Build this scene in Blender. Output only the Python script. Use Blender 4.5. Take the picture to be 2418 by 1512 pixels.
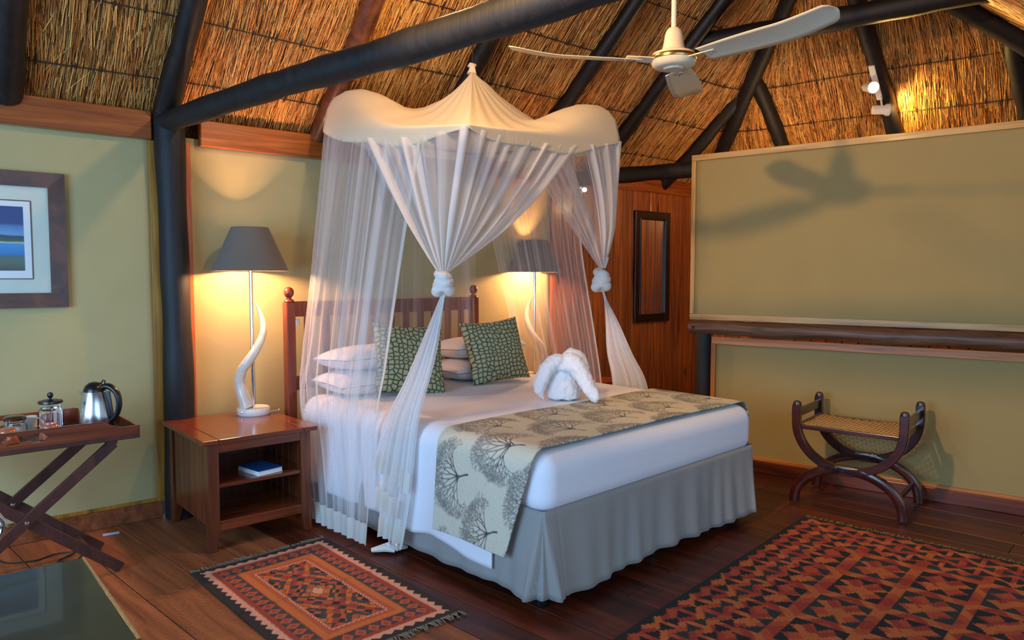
import bpy, bmesh, math, random
import numpy as np
from mathutils import Vector, Matrix, noise as mnoise

for _o in list(bpy.data.objects):
    bpy.data.objects.remove(_o)
scene = bpy.context.scene
COL = scene.collection
PI = math.pi
rnd = random.Random(7)
nrng = np.random.default_rng(11)

# ------------------------------------------------------------------ camera
CAM_H = 1.5
AX = math.radians(43.4)                      # azimuth between the view direction and world X
FWD = np.array([math.cos(AX), math.sin(AX), 0.0])
RGT = np.array([math.sin(AX), -math.cos(AX), 0.0])
cam_data = bpy.data.cameras.new('camera')
cam = bpy.data.objects.new('camera', cam_data)
COL.objects.link(cam)
cam.location = (0, 0, CAM_H)
cam.rotation_euler = (PI / 2 - math.radians(3.46), 0, AX - PI / 2)
cam_data.sensor_width = 36.0
cam_data.lens = 36.0 * 1720 / 2418
cam_data.clip_start = 0.05
scene.camera = cam

# ------------------------------------------------------------------ world, lights, exposure
world = bpy.data.worlds.new('sky')
scene.world = world
world.use_nodes = True
bg = world.node_tree.nodes['Background']
bg.inputs['Color'].default_value = (0.58, 0.77, 1.0, 1)
bg.inputs['Strength'].default_value = 0.62


def light(name, kind, loc, energy, color, target=None, **kw):
    d = bpy.data.lights.new(name, kind)
    d.energy = energy
    d.color = color
    for k, v in kw.items():
        setattr(d, k, v)
    o = bpy.data.objects.new(name, d)
    COL.objects.link(o)
    o.location = loc
    if target is not None:
        o.rotation_euler = (Vector(target) - Vector(loc)).to_track_quat('-Z', 'Y').to_euler()
    return o


# daylight through the glazed doors behind and to the left of the camera
light('daylight_left', 'AREA', (-1.9, 2.3, 1.5), 200, (0.32, 0.60, 1.0), (2.6, 2.6, 0.7), shape='RECTANGLE', size=2.6, size_y=1.9)
light('daylight_front', 'AREA', (1.2, -1.3, 1.6), 52, (0.46, 0.70, 1.0), (3.2, 3.2, 0.9), shape='RECTANGLE', size=3.2, size_y=1.9)
# halogen spot on the tie beam above the camera: lights the right wall and throws the fan's shadow
light('beam_spot', 'SPOT', (0.5, 1.9, 3.05), 410, (1.0, 0.60, 0.24), (5.3, 1.5, 1.6), spot_size=math.radians(64), spot_blend=0.8, shadow_soft_size=0.06)
# added warm fill under the roof, brightens thatch and canopy; no fixture there
light('thatch_fill', 'POINT', (2.45, 2.85, 3.10), 46, (1.0, 0.66, 0.34), None, shadow_soft_size=0.05)
scene.view_settings.view_transform = 'Standard'
scene.view_settings.look = 'None'
scene.view_settings.gamma = 1.0
scene.view_settings.use_curve_mapping = False
scene.view_settings.exposure = 0.0
scene.cycles.transparent_max_bounces = 24


# ------------------------------------------------------------------ helpers: objects
def S(r, g, b, a=1.0):
    f = lambda c: (c / 255 / 12.92) if c / 255 <= 0.04045 else ((c / 255 + 0.055) / 1.055) ** 2.4
    return (f(r), f(g), f(b), a)


def thing(name, label, cat, loc=(0, 0, 0), rz=0.0, group=None):
    o = bpy.data.objects.new(name, None)
    o.empty_display_size = 0.1
    COL.objects.link(o)
    o.location = loc
    o.rotation_euler = (0, 0, rz)
    o['label'] = label
    o['category'] = cat
    if group:
        o['group'] = group
    return o


def tag(o, label=None, cat=None, group=None, kind=None):
    for k, v in (('label', label), ('category', cat), ('group', group), ('kind', kind)):
        if v:
            o[k] = v
    return o


def copy_tree(o, parent=None):
    c = o.copy()
    COL.objects.link(c)
    if parent is not None:
        c.parent = parent
    for ch in list(o.children):
        copy_tree(ch, c)
    return c


class MB:
    """collects shapes; build() links them as one mesh object"""
    def __init__(self):
        self.v, self.f, self.n = [], [], 0
        self.col = []

    def add(self, verts, faces, col=None):
        verts = np.asarray(verts, float).reshape(-1, 3)
        self.v.append(verts)
        self.f += [tuple(i + self.n for i in fc) for fc in faces]
        self.n += len(verts)
        if col is not None:
            self.col.append(np.broadcast_to(np.asarray(col, float), (len(verts), 4)))
        return self

    def box(self, c, s, rot=None, bev=0.0):
        bm = bmesh.new()
        bmesh.ops.create_cube(bm, size=1.0)
        bmesh.ops.scale(bm, vec=Vector(s), verts=bm.verts)
        if bev > 0:
            bmesh.ops.bevel(bm, geom=list(bm.edges), offset=bev, segments=2, affect='EDGES', profile=0.5)
        M = Matrix.Translation(Vector(c))
        if rot is not None:
            M = M @ (rot if isinstance(rot, Matrix) else __import__('mathutils').Euler(rot).to_matrix().to_4x4())
        bm.transform(M)
        bm.verts.index_update()
        vs = [v.co[:] for v in bm.verts]
        fs = [[v.index for v in f.verts] for f in bm.faces]
        bm.free()
        return self.add(vs, fs)

    def board(self, p0, p1, w, t, up=(0, 0, 1), bev=0.0):
        """rectangular bar from p0 to p1, w wide (across up and axis), t thick along up"""
        p0, p1 = Vector(p0), Vector(p1)
        ax = p1 - p0
        L = ax.length
        ax.normalize()
        y = Vector(up).cross(ax)
        if y.length < 1e-6:
            y = Vector((1, 0, 0)).cross(ax)
        y.normalize()
        z = ax.cross(y)
        M = Matrix((ax, y, z)).transposed().to_4x4()
        return self.box((p0 + p1) / 2, (L, w, t), M, bev)

    def tube(self, pts, rad, n=10, caps=True, ell=None, twist=0.0, up=None, jit=0.0):
        pts = [Vector(p) for p in pts]
        m = len(pts)
        if not hasattr(rad, '__len__'):
            rad = [rad] * m
        vs, fs = [], []
        prev = None
        for i, p in enumerate(pts):
            t = (pts[min(i + 1, m - 1)] - pts[max(i - 1, 0)])
            if t.length < 1e-9:
                t = Vector((0, 0, 1))
            t.normalize()
            if prev is None:
                a = Vector(up) if up is not None else (Vector((0, 0, 1)) if abs(t.z) < 0.9 else Vector((1, 0, 0)))
                prev = a
            nn = prev - t * prev.dot(t)
            if nn.length < 1e-6:
                nn = t.orthogonal()
            nn.normalize()
            prev = nn
            b = t.cross(nn)
            for k in range(n):
                an = 2 * PI * k / n + twist * i
                r = rad[i] * (1 + (rnd.uniform(-jit, jit) if jit else 0))
                ea, eb = (1, 1) if ell is None else ell
                vs.append(p + (nn * math.cos(an) * ea + b * math.sin(an) * eb) * r)
        for i in range(m - 1):
            for k in range(n):
                k2 = (k + 1) % n
                fs.append((i * n + k, i * n + k2, (i + 1) * n + k2, (i + 1) * n + k))
        if caps:
            fs.append(tuple(range(n - 1, -1, -1)))
            fs.append(tuple((m - 1) * n + k for k in range(n)))
        return self.add([v[:] for v in vs], fs)

    def lathe(self, prof, n=24, c=(0, 0, 0), closed=False, sx=1.0, sy=1.0):
        vs, fs = [], []
        m = len(prof)
        for r, z in prof:
            for k in range(n):
                a = 2 * PI * k / n
                vs.append((c[0] + max(r, 1e-4) * math.cos(a) * sx, c[1] + max(r, 1e-4) * math.sin(a) * sy, c[2] + z))
        for i in range(m - (0 if closed else 1)):
            i2 = (i + 1) % m
            for k in range(n):
                k2 = (k + 1) % n
                fs.append((i * n + k, i * n + k2, i2 * n + k2, i2 * n + k))
        if not closed:
            fs.append(tuple(range(n - 1, -1, -1)))
            fs.append(tuple((m - 1) * n + k for k in range(n)))
        return self.add(vs, fs)

    def grid(self, P, wrap=False):
        """P: array (a, b, 3)"""
        a, b = P.shape[:2]
        idx = np.arange(a * b).reshape(a, b)
        fs = []
        bb = b if wrap else b - 1
        for i in range(a - 1):
            for j in range(bb):
                j2 = (j + 1) % b
                fs.append((int(idx[i, j]), int(idx[i, j2]), int(idx[i + 1, j2]), int(idx[i + 1, j])))
        return self.add(P.reshape(-1, 3), fs)

    def sweep_rect(self, pts, w, t, normal):
        """pts: planar polyline; w in-plane width; t thickness along normal"""
        pts = [Vector(p) for p in pts]
        nrm = Vector(normal).normalized()
        vs, fs = [], []
        m = len(pts)
        if not hasattr(w, '__len__'):
            w = [w] * m
        bv = 0.18
        for i, p in enumerate(pts):
            d = (pts[min(i + 1, m - 1)] - pts[max(i - 1, 0)]).normalized()
            s = nrm.cross(d)
            for a, b in ((-1, -1 + bv), (-1 + bv, -1), (1 - bv, -1), (1, -1 + bv), (1, 1 - bv), (1 - bv, 1), (-1 + bv, 1), (-1, 1 - bv)):
                vs.append((p + s * a * w[i] / 2 + nrm * b * t / 2)[:])
        for i in range(m - 1):
            for k in range(8):
                k2 = (k + 1) % 8
                fs.append((i * 8 + k, i * 8 + k2, (i + 1) * 8 + k2, (i + 1) * 8 + k))
        fs.append(tuple(range(7, -1, -1)))
        fs.append(tuple((m - 1) * 8 + k for k in range(8)))
        return self.add(vs, fs)

    def xform(self, M):
        M = np.array(M)
        self.v = [v @ M[:3, :3].T + M[:3, 3] for v in self.v]
        return self

    def build(self, name, mat, parent=None, smooth=False, world_space=False, sharp=40):
        V = np.concatenate(self.v) if self.v else np.zeros((0, 3))
        me = bpy.data.meshes.new(name)
        if world_space and parent is not None:
            M = np.array(parent.matrix_basis.inverted())
            V = V @ M[:3, :3].T + M[:3, 3]
        me.from_pydata(V.tolist(), [], self.f)
        if self.col:
            at = me.color_attributes.new('tint', 'FLOAT_COLOR', 'POINT')
            at.data.foreach_set('color', np.concatenate(self.col).astype(np.float32).ravel())
        me.update()
        if smooth:
            me.polygons.foreach_set('use_smooth', [True] * len(me.polygons))
            if sharp:
                me.set_sharp_from_angle(angle=math.radians(sharp))
        if mat is not None:
            me.materials.append(mat)
        o = bpy.data.objects.new(name, me)
        COL.objects.link(o)
        if parent is not None:
            o.parent = parent
        return o


def modify(o, kind, **kw):
    m = o.modifiers.new(kind.lower(), kind)
    for k, v in kw.items():
        setattr(m, k, v)
    return m


# ------------------------------------------------------------------ helpers: materials
def new_mat(name):
    m = bpy.data.materials.new(name)
    m.use_nodes = True
    nt = m.node_tree
    return m, nt, nt.nodes['Principled BSDF']


def N(nt, t, **kw):
    n = nt.nodes.new(t)
    for k, v in kw.items():
        if k in n.inputs:
            n.inputs[k].default_value = v
        else:
            setattr(n, k, v)
    return n


def ramp(nt, fac, stops):
    r = nt.nodes.new('ShaderNodeValToRGB')
    while len(r.color_ramp.elements) < len(stops):
        r.color_ramp.elements.new(0.5)
    for e, (p, c) in zip(r.color_ramp.elements, stops):
        e.position = p
        e.color = c
    nt.links.new(fac, r.inputs['Fac'])
    return r


def coords(nt, scale=(1, 1, 1), kind='Object', rot=(0, 0, 0), rand=False):
    tc = nt.nodes.new('ShaderNodeTexCoord')
    mp = nt.nodes.new('ShaderNodeMapping')
    mp.inputs['Scale'].default_value = scale
    mp.inputs['Rotation'].default_value = rot
    nt.links.new(tc.outputs[kind], mp.inputs['Vector'])
    if rand:
        oi = nt.nodes.new('ShaderNodeObjectInfo')
        ml = N(nt, 'ShaderNodeMath', operation='MULTIPLY')
        ml.inputs[1].default_value = 37.0
        nt.links.new(oi.outputs['Random'], ml.inputs[0])
        nt.links.new(ml.outputs[0], mp.inputs['Location'])
    return mp.outputs['Vector']


def bump(nt, b, h, strength=0.2, dist=0.01):
    bp = N(nt, 'ShaderNodeBump', Strength=strength, Distance=dist)
    nt.links.new(h, bp.inputs['Height'])
    nt.links.new(bp.outputs['Normal'], b.inputs['Normal'])
    return bp


def wood(name, dark, mid, lite, scale=(30, 30, 1.6), rough=0.4, bmp=0.15, coat=0.0, var=0.25, knots=0.0, detail=5.0):
    m, nt, b = new_mat(name)
    v = coords(nt, scale, rand=True)
    n1 = N(nt, 'ShaderNodeTexNoise', Scale=1.0, Detail=detail, Roughness=0.6, Distortion=0.6)
    nt.links.new(v, n1.inputs['Vector'])
    r = ramp(nt, n1.outputs['Fac'], [(0.28, dark), (0.5, mid), (0.72, lite)])
    v2 = coords(nt, tuple(s * 0.16 for s in scale), rand=True)
    n2 = N(nt, 'ShaderNodeTexNoise', Scale=1.0, Detail=3.0)
    nt.links.new(v2, n2.inputs['Vector'])
    oi = nt.nodes.new('ShaderNodeObjectInfo')
    mx = N(nt, 'ShaderNodeMath', operation='ADD')
    nt.links.new(n2.outputs['Fac'], mx.inputs[0])
    nt.links.new(oi.outputs['Random'], mx.inputs[1])
    mr = N(nt, 'ShaderNodeMapRange')
    mr.inputs['From Min'].default_value = 0.3
    mr.inputs['From Max'].default_value = 1.7
    mr.inputs['To Min'].default_value = 1 - var
    mr.inputs['To Max'].default_value = 1 + var
    nt.links.new(mx.outputs[0], mr.inputs['Value'])
    hs = N(nt, 'ShaderNodeHueSaturation')
    nt.links.new(r.outputs['Color'], hs.inputs['Color'])
    nt.links.new(mr.outputs['Result'], hs.inputs['Value'])
    out = hs.outputs['Color']
    if knots > 0:
        vk = coords(nt, (4.5, 4.5, 1.4) if scale[2] < scale[0] else (1.4, 4.5, 4.5), rand=True)
        vo = N(nt, 'ShaderNodeTexVoronoi', Scale=1.0)
        nt.links.new(vk, vo.inputs['Vector'])
        rk = ramp(nt, vo.outputs['Distance'], [(0.05, (1, 1, 1, 1)), (0.11, (0, 0, 0, 1))])
        mk = N(nt, 'ShaderNodeMix', data_type='RGBA')
        mm = N(nt, 'ShaderNodeMath', operation='MULTIPLY')
        mm.inputs[1].default_value = knots
        nt.links.new(rk.outputs['Color'], mm.inputs[0])
        nt.links.new(mm.outputs[0], mk.inputs['Factor'])
        nt.links.new(out, mk.inputs['A'])
        mk.inputs['B'].default_value = tuple(c * 0.35 for c in dark[:3]) + (1,)
        out = mk.outputs['Result']
    nt.links.new(out, b.inputs['Base Color'])
    b.inputs['Roughness'].default_value = rough
    if coat:
        b.inputs['Coat Weight'].default_value = coat
        b.inputs['Coat Roughness'].default_value = 0.15
    bump(nt, b, n1.outputs['Fac'], bmp, 0.004)
    return m


def plain(name, col, rough=0.5, metal=0.0, nscale=40, var=0.08, bmp=0.0, bdist=0.002, coat=0.0, sheen=0.0, **kw):
    m, nt, b = new_mat(name)
    v = coords(nt)
    n1 = N(nt, 'ShaderNodeTexNoise', Scale=nscale, Detail=4.0)
    nt.links.new(v, n1.inputs['Vector'])
    lo = tuple(c * (1 - var) for c in col[:3]) + (1,)
    hi = tuple(min(1, c * (1 + var)) for c in col[:3]) + (1,)
    r = ramp(nt, n1.outputs['Fac'], [(0.3, lo), (0.7, hi)])
    nt.links.new(r.outputs['Color'], b.inputs['Base Color'])
    b.inputs['Roughness'].default_value = rough
    b.inputs['Metallic'].default_value = metal
    b.inputs['Coat Weight'].default_value = coat
    b.inputs['Sheen Weight'].default_value = sheen
    for k, val in kw.items():
        b.inputs[k.replace('_', ' ')].default_value = val
    if bmp:
        bump(nt, b, n1.outputs['Fac'], bmp, bdist)
    return m


def fabric(name, col, weave=900, rough=0.9, bmp=0.25, var=0.06, wr=0.0, sheen=0.15):
    """woven cloth: fine crossed weave plus faint large-scale mottling"""
    m, nt, b = new_mat(name)
    v = coords(nt)
    n1 = N(nt, 'ShaderNodeTexNoise', Scale=3.0, Detail=3.0)
    nt.links.new(v, n1.inputs['Vector'])
    lo = tuple(c * (1 - var) for c in col[:3]) + (1,)
    hi = tuple(min(1, c * (1 + var)) for c in col[:3]) + (1,)
    r = ramp(nt, n1.outputs['Fac'], [(0.3, lo), (0.7, hi)])
    nt.links.new(r.outputs['Color'], b.inputs['Base Color'])
    b.inputs['Roughness'].default_value = rough
    b.inputs['Sheen Weight'].default_value = sheen
    n2 = N(nt, 'ShaderNodeTexNoise', Scale=weave, Detail=1.0)
    nt.links.new(v, n2.inputs['Vector'])
    h = n2.outputs['Fac']
    if wr:
        n3 = N(nt, 'ShaderNodeTexNoise', Scale=7.0, Detail=3.0, Distortion=0.8)
        nt.links.new(v, n3.inputs['Vector'])
        ma = N(nt, 'ShaderNodeMath', operation='MULTIPLY_ADD')
        ma.inputs[1].default_value = wr
        nt.links.new(n3.outputs['Fac'], ma.inputs[0])
        nt.links.new(h, ma.inputs[2])
        h = ma.outputs[0]
    bump(nt, b, h, bmp, 0.002)
    return m


def tinted(name, rough=0.9, bmp=0.3, nscale=500, base=(1, 1, 1, 1), var=0.25):
    """colour comes from the mesh's 'tint' attribute, mottled like wool or straw"""
    m, nt, b = new_mat(name)
    at = nt.nodes.new('ShaderNodeVertexColor')
    at.layer_name = 'tint'
    v = coords(nt)
    n1 = N(nt, 'ShaderNodeTexNoise', Scale=nscale, Detail=2.0)
    nt.links.new(v, n1.inputs['Vector'])
    mr = N(nt, 'ShaderNodeMapRange')
    mr.inputs['To Min'].default_value = 1 - var
    mr.inputs['To Max'].default_value = 1 + var
    nt.links.new(n1.outputs['Fac'], mr.inputs['Value'])
    hs = N(nt, 'ShaderNodeHueSaturation')
    nt.links.new(at.outputs['Color'], hs.inputs['Color'])
    nt.links.new(mr.outputs['Result'], hs.inputs['Value'])
    nt.links.new(hs.outputs['Color'], b.inputs['Base Color'])
    b.inputs['Roughness'].default_value = rough
    bump(nt, b, n1.outputs['Fac'], bmp, 0.002)
    return m


def emitter(name, col, strength):
    m, nt, b = new_mat(name)
    b.inputs['Base Color'].default_value = (0.9, 0.9, 0.9, 1)
    b.inputs['Emission Color'].default_value = col
    b.inputs['Emission Strength'].default_value = strength
    return m


def sheer(name, col, alpha, fold=0.0):
    """mosquito netting: part of the light passes straight through, the rest scatters"""
    m, nt, b = new_mat(name)
    nt.nodes.remove(b)
    out = nt.nodes['Material Output']
    tr = nt.nodes.new('ShaderNodeBsdfTransparent')
    df = N(nt, 'ShaderNodeBsdfDiffuse', Color=col)
    tl = N(nt, 'ShaderNodeBsdfTranslucent', Color=col)
    m1 = N(nt, 'ShaderNodeMixShader', Fac=0.45)
    nt.links.new(df.outputs[0], m1.inputs[1])
    nt.links.new(tl.outputs[0], m1.inputs[2])
    m2 = nt.nodes.new('ShaderNodeMixShader')
    v = coords(nt)
    n1 = N(nt, 'ShaderNodeTexNoise', Scale=350.0, Detail=1.0)
    nt.links.new(v, n1.inputs['Vector'])
    mr = N(nt, 'ShaderNodeMapRange')
    mr.inputs['To Min'].default_value = alpha - 0.08
    mr.inputs['To Max'].default_value = alpha + 0.08
    nt.links.new(n1.outputs['Fac'], mr.inputs['Value'])
    fac = mr.outputs['Result']
    if fold:
        at = nt.nodes.new('ShaderNodeVertexColor')
        at.layer_name = 'tint'
        ad = N(nt, 'ShaderNodeMath', operation='ADD', use_clamp=True)
        nt.links.new(fac, ad.inputs[0])
        nt.links.new(at.outputs['Color'], ad.inputs[1])
        fac = ad.outputs[0]
    nt.links.new(fac, m2.inputs['Fac'])
    nt.links.new(tr.outputs[0], m2.inputs[1])
    nt.links.new(m1.outputs[0], m2.inputs[2])
    nt.links.new(m2.outputs[0], out.inputs['Surface'])
    return m


def glass(name, col=(1, 1, 1, 1), rough=0.0):
    m, nt, b = new_mat(name)
    b.inputs['Base Color'].default_value = col
    b.inputs['Roughness'].default_value = rough
    b.inputs['Transmission Weight'].default_value = 1.0
    b.inputs['IOR'].default_value = 1.45
    return m


M = {}
M['canvas'] = fabric('khaki_canvas', S(178, 164, 112), weave=600, rough=0.85, bmp=0.1, var=0.04)
M['canvas_r'] = fabric('olive_canvas', S(152, 132, 80), weave=600, rough=0.8, bmp=0.1, var=0.03)
M['beam'] = wood('varnished_pine_beam', S(105, 48, 14), S(150, 76, 22), S(185, 105, 38), (1.3, 26, 26), 0.35, 0.2, 0.3, 0.2, 0.7)
M['trim_red'] = wood('reddish_pine_trim', S(140, 62, 18), S(175, 88, 26), S(200, 115, 42), (30, 30, 1.5), 0.45, 0.15, 0.2, 0.15, 0.6)
M['trim_yellow'] = wood('aged_yellow_pine', S(110, 70, 14), S(165, 112, 26), S(190, 138, 46), (30, 30, 1.5), 0.5, 0.2, 0.1, 0.2, 0.8)
M['pine_x'] = wood('pale_pine_rail', S(140, 98, 48), S(190, 146, 80), S(208, 168, 100), (30, 1.5, 30), 0.5, 0.15, 0.1, 0.15, 0.7)
M['pine_z'] = wood('pale_pine_stile', S(140, 98, 48), S(185, 142, 76), S(208, 168, 100), (30, 30, 1.5), 0.5, 0.15, 0.1, 0.15, 0.7)
M['orange_y'] = wood('orange_pine_rail', S(135, 72, 26), S(180, 106, 44), S(200, 130, 62), (30, 1.5, 30), 0.45, 0.15, 0.1, 0.15, 0.6)
M['orange_z'] = wood('orange_pine_stile', S(135, 72, 26), S(180, 106, 44), S(200, 130, 62), (30, 30, 1.5), 0.45, 0.15, 0.1, 0.15, 0.6)
M['log'] = wood('weathered_log', S(62, 36, 20), S(112, 72, 44), S(140, 96, 62), (26, 2.0, 26), 0.55, 0.4, 0.1, 0.15, 0.5)
M['black_pole'] = wood('creosoted_pole', S(9, 8, 8), S(18, 15, 14), S(32, 28, 26), (22, 22, 2.0), 0.62, 0.6, 0.0, 0.2, 0.3)
M['board'] = wood('knotty_wood_board', S(92, 42, 12), S(152, 78, 24), S(182, 104, 38), (26, 26, 1.4), 0.42, 0.2, 0.2, 0.25, 0.9)
M['plank'] = wood('dark_red_floorboard', S(50, 17, 7), S(84, 32, 13), S(112, 48, 20), (22, 1.3, 22), 0.42, 0.2, 0.0, 0.3, 0.3)
M['skirting'] = wood('red_brown_skirting', S(96, 46, 20), S(136, 72, 34), S(160, 94, 50), (20, 1.3, 20), 0.4, 0.15, 0.1, 0.2)
M['mahog'] = wood('mahogany', S(62, 26, 12), S(100, 46, 20), S(126, 64, 30), (26, 26, 1.6), 0.32, 0.1, 0.3, 0.15)
M['mahog_x'] = wood('mahogany_across', S(74, 30, 14), S(118, 52, 24), S(142, 70, 34), (1.6, 26, 26), 0.26, 0.1, 0.45, 0.1)
M['stoolwood'] = wood('dark_red_polished_wood', S(26, 8, 5), S(54, 16, 9), S(80, 27, 14), (18, 3, 6), 0.25, 0.08, 0.35, 0.15)
M['headwood'] = wood('red_brown_headboard', S(80, 26, 14), S(118, 44, 24), S(140, 60, 34), (26, 26, 1.6), 0.3, 0.1, 0.3, 0.1)
M['darkwood'] = wood('dark_purple_brown_wood', S(40, 18, 14), S(70, 34, 26), S(90, 48, 36), (10, 10, 2), 0.4, 0.1, 0.1, 0.15)
M['frame'] = wood('rosewood_frame', S(40, 18, 8), S(82, 42, 20), S(112, 60, 30), (6, 6, 6), 0.4, 0.15, 0.2, 0.2)
M['white_cotton'] = fabric('white_cotton', S(232, 232, 236), weave=1400, rough=0.85, bmp=0.25, var=0.02, wr=1.2)
M['sheet'] = fabric('white_smooth_sheet', S(230, 230, 235), weave=1400, rough=0.85, bmp=0.12, var=0.015, wr=1.0)
M['skirt'] = fabric('grey_valance', S(150, 146, 140), weave=900, rough=0.85, bmp=0.15, var=0.04)
M['white_terry'] = plain('white_terry', S(236, 236, 238), 1.0, nscale=260, var=0.03, bmp=0.9, bdist=0.004, sheen=0.4)
M['cream_cloth'] = fabric('cream_canopy_cloth', S(226, 208, 172), weave=900, rough=0.85, bmp=0.1, var=0.02)
M['net'] = sheer('white_netting', (0.90, 0.87, 0.84, 1), 0.27, fold=1)
M['net_fine'] = sheer('fine_netting', (0.90, 0.87, 0.84, 1), 0.15, fold=1)
M['net_tied'] = sheer('tied_netting', (0.92, 0.88, 0.83, 1), 0.42, fold=1)
M['net_dense'] = sheer('gathered_netting', (0.90, 0.88, 0.86, 1), 0.68, fold=1)
M['net_band'] = sheer('net_border_tape', (0.90, 0.87, 0.78, 1), 0.88)
M['chrome'] = plain('chrome', (0.75, 0.77, 0.8, 1), 0.08, 1.0, var=0.02)
M['steel'] = plain('brushed_steel', (0.66, 0.67, 0.69, 1), 0.22, 1.0, nscale=8, var=0.03)
M['black_plastic'] = plain('black_plastic', S(20, 20, 22), 0.28, var=0.1)
M['white_paint'] = plain('ivory_enamel', S(222, 208, 178), 0.35, var=0.02, coat=0.3)
M['white_plastic'] = plain('white_plastic', S(225, 220, 205), 0.4, var=0.02)
M['horn'] = plain('polished_horn', S(222, 208, 188), 0.3, nscale=12, var=0.1, bmp=0.3, bdist=0.006, coat=0.3)
M['stone'] = plain('white_stone', S(232, 226, 216), 0.35, nscale=14, var=0.06, bmp=0.1)
M['glass'] = glass('clear_glass')
M['mirror'] = plain('mirror_glass', (0.82, 0.83, 0.82, 1), 0.02, 1.0, var=0.0)
M['black_frame'] = plain('black_lacquer', S(22, 15, 13), 0.3, var=0.15, coat=0.3)
M['mat_board'] = plain('cream_mount', S(214, 216, 196), 0.9, var=0.02)
M['paper'] = plain('paper', S(236, 234, 228), 0.9, nscale=300, var=0.04)
M['blue_cover'] = plain('blue_cover', S(34, 84, 150), 0.4, var=0.1)
M['black_cord'] = plain('black_cord', S(14, 13, 13), 0.5)
M['white_cord'] = plain('white_cord', S(225, 220, 214), 0.5)
M['wire'] = plain('dark_binding_wire', S(46, 28, 12), 0.8, nscale=200, var=0.4)
M['desk_top'] = plain('dark_green_polished_top', S(44, 46, 30), 0.28, nscale=5, var=0.35, coat=0.3)
M['cane'] = plain('cane', S(176, 132, 74), 0.5, nscale=200, var=0.3)
M['ceramic'] = plain('white_ceramic', S(224, 220, 205), 0.25, var=0.02, coat=0.4)
M['copper'] = plain('copper_glaze', S(205, 120, 84), 0.22, nscale=60, var=0.25, metal=0.35)
M['lid_wood'] = plain('brown_glazed_lid', S(60, 34, 22), 0.2, coat=0.5)
M['white_grain'] = plain('white_sugar', S(225, 222, 212), 0.9, nscale=300, var=0.1, bmp=0.4)
M['tag_print'] = plain('white_tab', S(180, 195, 215), 0.6)

# ------------------------------------------------------------------ setting: layout of the walls and of the roof planes
PW = np.array([1.73, 4.68]); IW = np.array([-0.125, -1.0]) / math.hypot(0.125, 1)      # back wall, inward normal
PR = np.array([7.25, 3.90]); IR = np.array([-1.0, -0.1]) / math.hypot(0.1, 1)          # eave beyond the partition
PS = np.array([6.40, 0.00]); IS = -IW                                                    # open front side
ZE, TW, TR = 2.50, 0.84, 0.93


def smin(a, b, k):
    h = np.clip(0.5 + 0.5 * (b - a) / k, 0, 1)
    return b * (1 - h) + a * h - k * h * (1 - h)


def roof(x, y):
    x = np.asarray(x, float); y = np.asarray(y, float)
    zw = ZE + TW * ((x - PW[0]) * IW[0] + (y - PW[1]) * IW[1])
    zr = ZE + TR * ((x - PR[0]) * IR[0] + (y - PR[1]) * IR[1])
    zs = ZE + TW * ((x - PS[0]) * IS[0] + (y - PS[1]) * IS[1])
    zs = np.maximum(zs, 2.78)                                   # the front slope flattens into the verandah roof
    return smin(smin(zw, zr, 0.35), zs, 0.35)


def roof_grad(x, y, e=0.01):
    return (roof(x + e, y) - roof(x - e, y)) / (2 * e), (roof(x, y + e) - roof(x, y - e)) / (2 * e)


def plane_pt(plane, z, other=None, along=None):
    """point at height z where two roof planes meet"""
    defs = {'W': (PW, IW, TW), 'R': (PR, IR, TR), 'S': (PS, IS, TW)}
    P1, I1, T1 = defs[plane]; P2, I2, T2 = defs[other]
    A = np.array([I1, I2]); b = np.array([I1 @ P1 + (z - ZE) / T1, I2 @ P2 + (z - ZE) / T2])
    return np.linalg.solve(A, b)


# ------------------------------------------------------------------ floor
floor = MB().box((1.5, 0.5, -0.06), (17, 14, 0.08)).build('floor', plain('dark_subfloor', S(24, 12, 8), 0.8))
tag(floor, 'dark red-brown plank floor of the lodge room', kind='structure')


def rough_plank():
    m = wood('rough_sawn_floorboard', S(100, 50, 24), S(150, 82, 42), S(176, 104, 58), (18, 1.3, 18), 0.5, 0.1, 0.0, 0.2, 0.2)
    nt = m.node_tree
    b = nt.nodes['Principled BSDF']
    v = coords(nt, (1, 1, 1), rot=(0, 0, 0.25), rand=True)
    w = N(nt, 'ShaderNodeTexWave', Scale=18.0, Distortion=2.5, Detail=1.5, wave_type='BANDS', bands_direction='Y')
    w.inputs['Detail Scale'].default_value = 0.6
    nt.links.new(v, w.inputs['Vector'])
    bump(nt, b, w.outputs['Fac'], 0.9, 0.006)
    return m


M['rough_plank'] = rough_plank()

def plank_at(x, w, y0, y1, matname):
    o = MB().box((0, 0, -0.013), (w - 0.005, y1 - y0 - 0.003, 0.025), bev=0.0016).build('plank', M[matname], floor)
    o.location = (x, (y0 + y1) / 2, rnd.uniform(-0.0015, 0.0))
    return o


x = -1.2
while x < 7.3:
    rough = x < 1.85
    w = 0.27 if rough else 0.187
    xc = x + w / 2
    ytop = PW[1] - 0.125 * (xc - PW[0]) + 0.05
    y = -1.0 if xc > 2.2 else 0.3
    cuts = [y]
    k = int(x * 10)
    yy = y + [1.1, 2.3, 1.7, 2.9][k % 4]
    while yy < ytop - 0.5:
        cuts.append(yy); yy += [2.1, 2.7, 1.8][k % 3]
    cuts.append(ytop)
    for a, b in zip(cuts[:-1], cuts[1:]):
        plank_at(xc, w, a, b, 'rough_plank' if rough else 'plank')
    x += w

# ------------------------------------------------------------------ back wall (canvas panels, posts, knotty boards)
RZW = math.atan2(-0.125, 1)
wall_back = bpy.data.objects.new('wall_back', None); COL.objects.link(wall_back)
wall_back.location = (PW[0], PW[1], 0); wall_back.rotation_euler = (0, 0, RZW)
tag(wall_back, 'khaki canvas back wall with timber posts and knotty boards', kind='structure')


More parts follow.
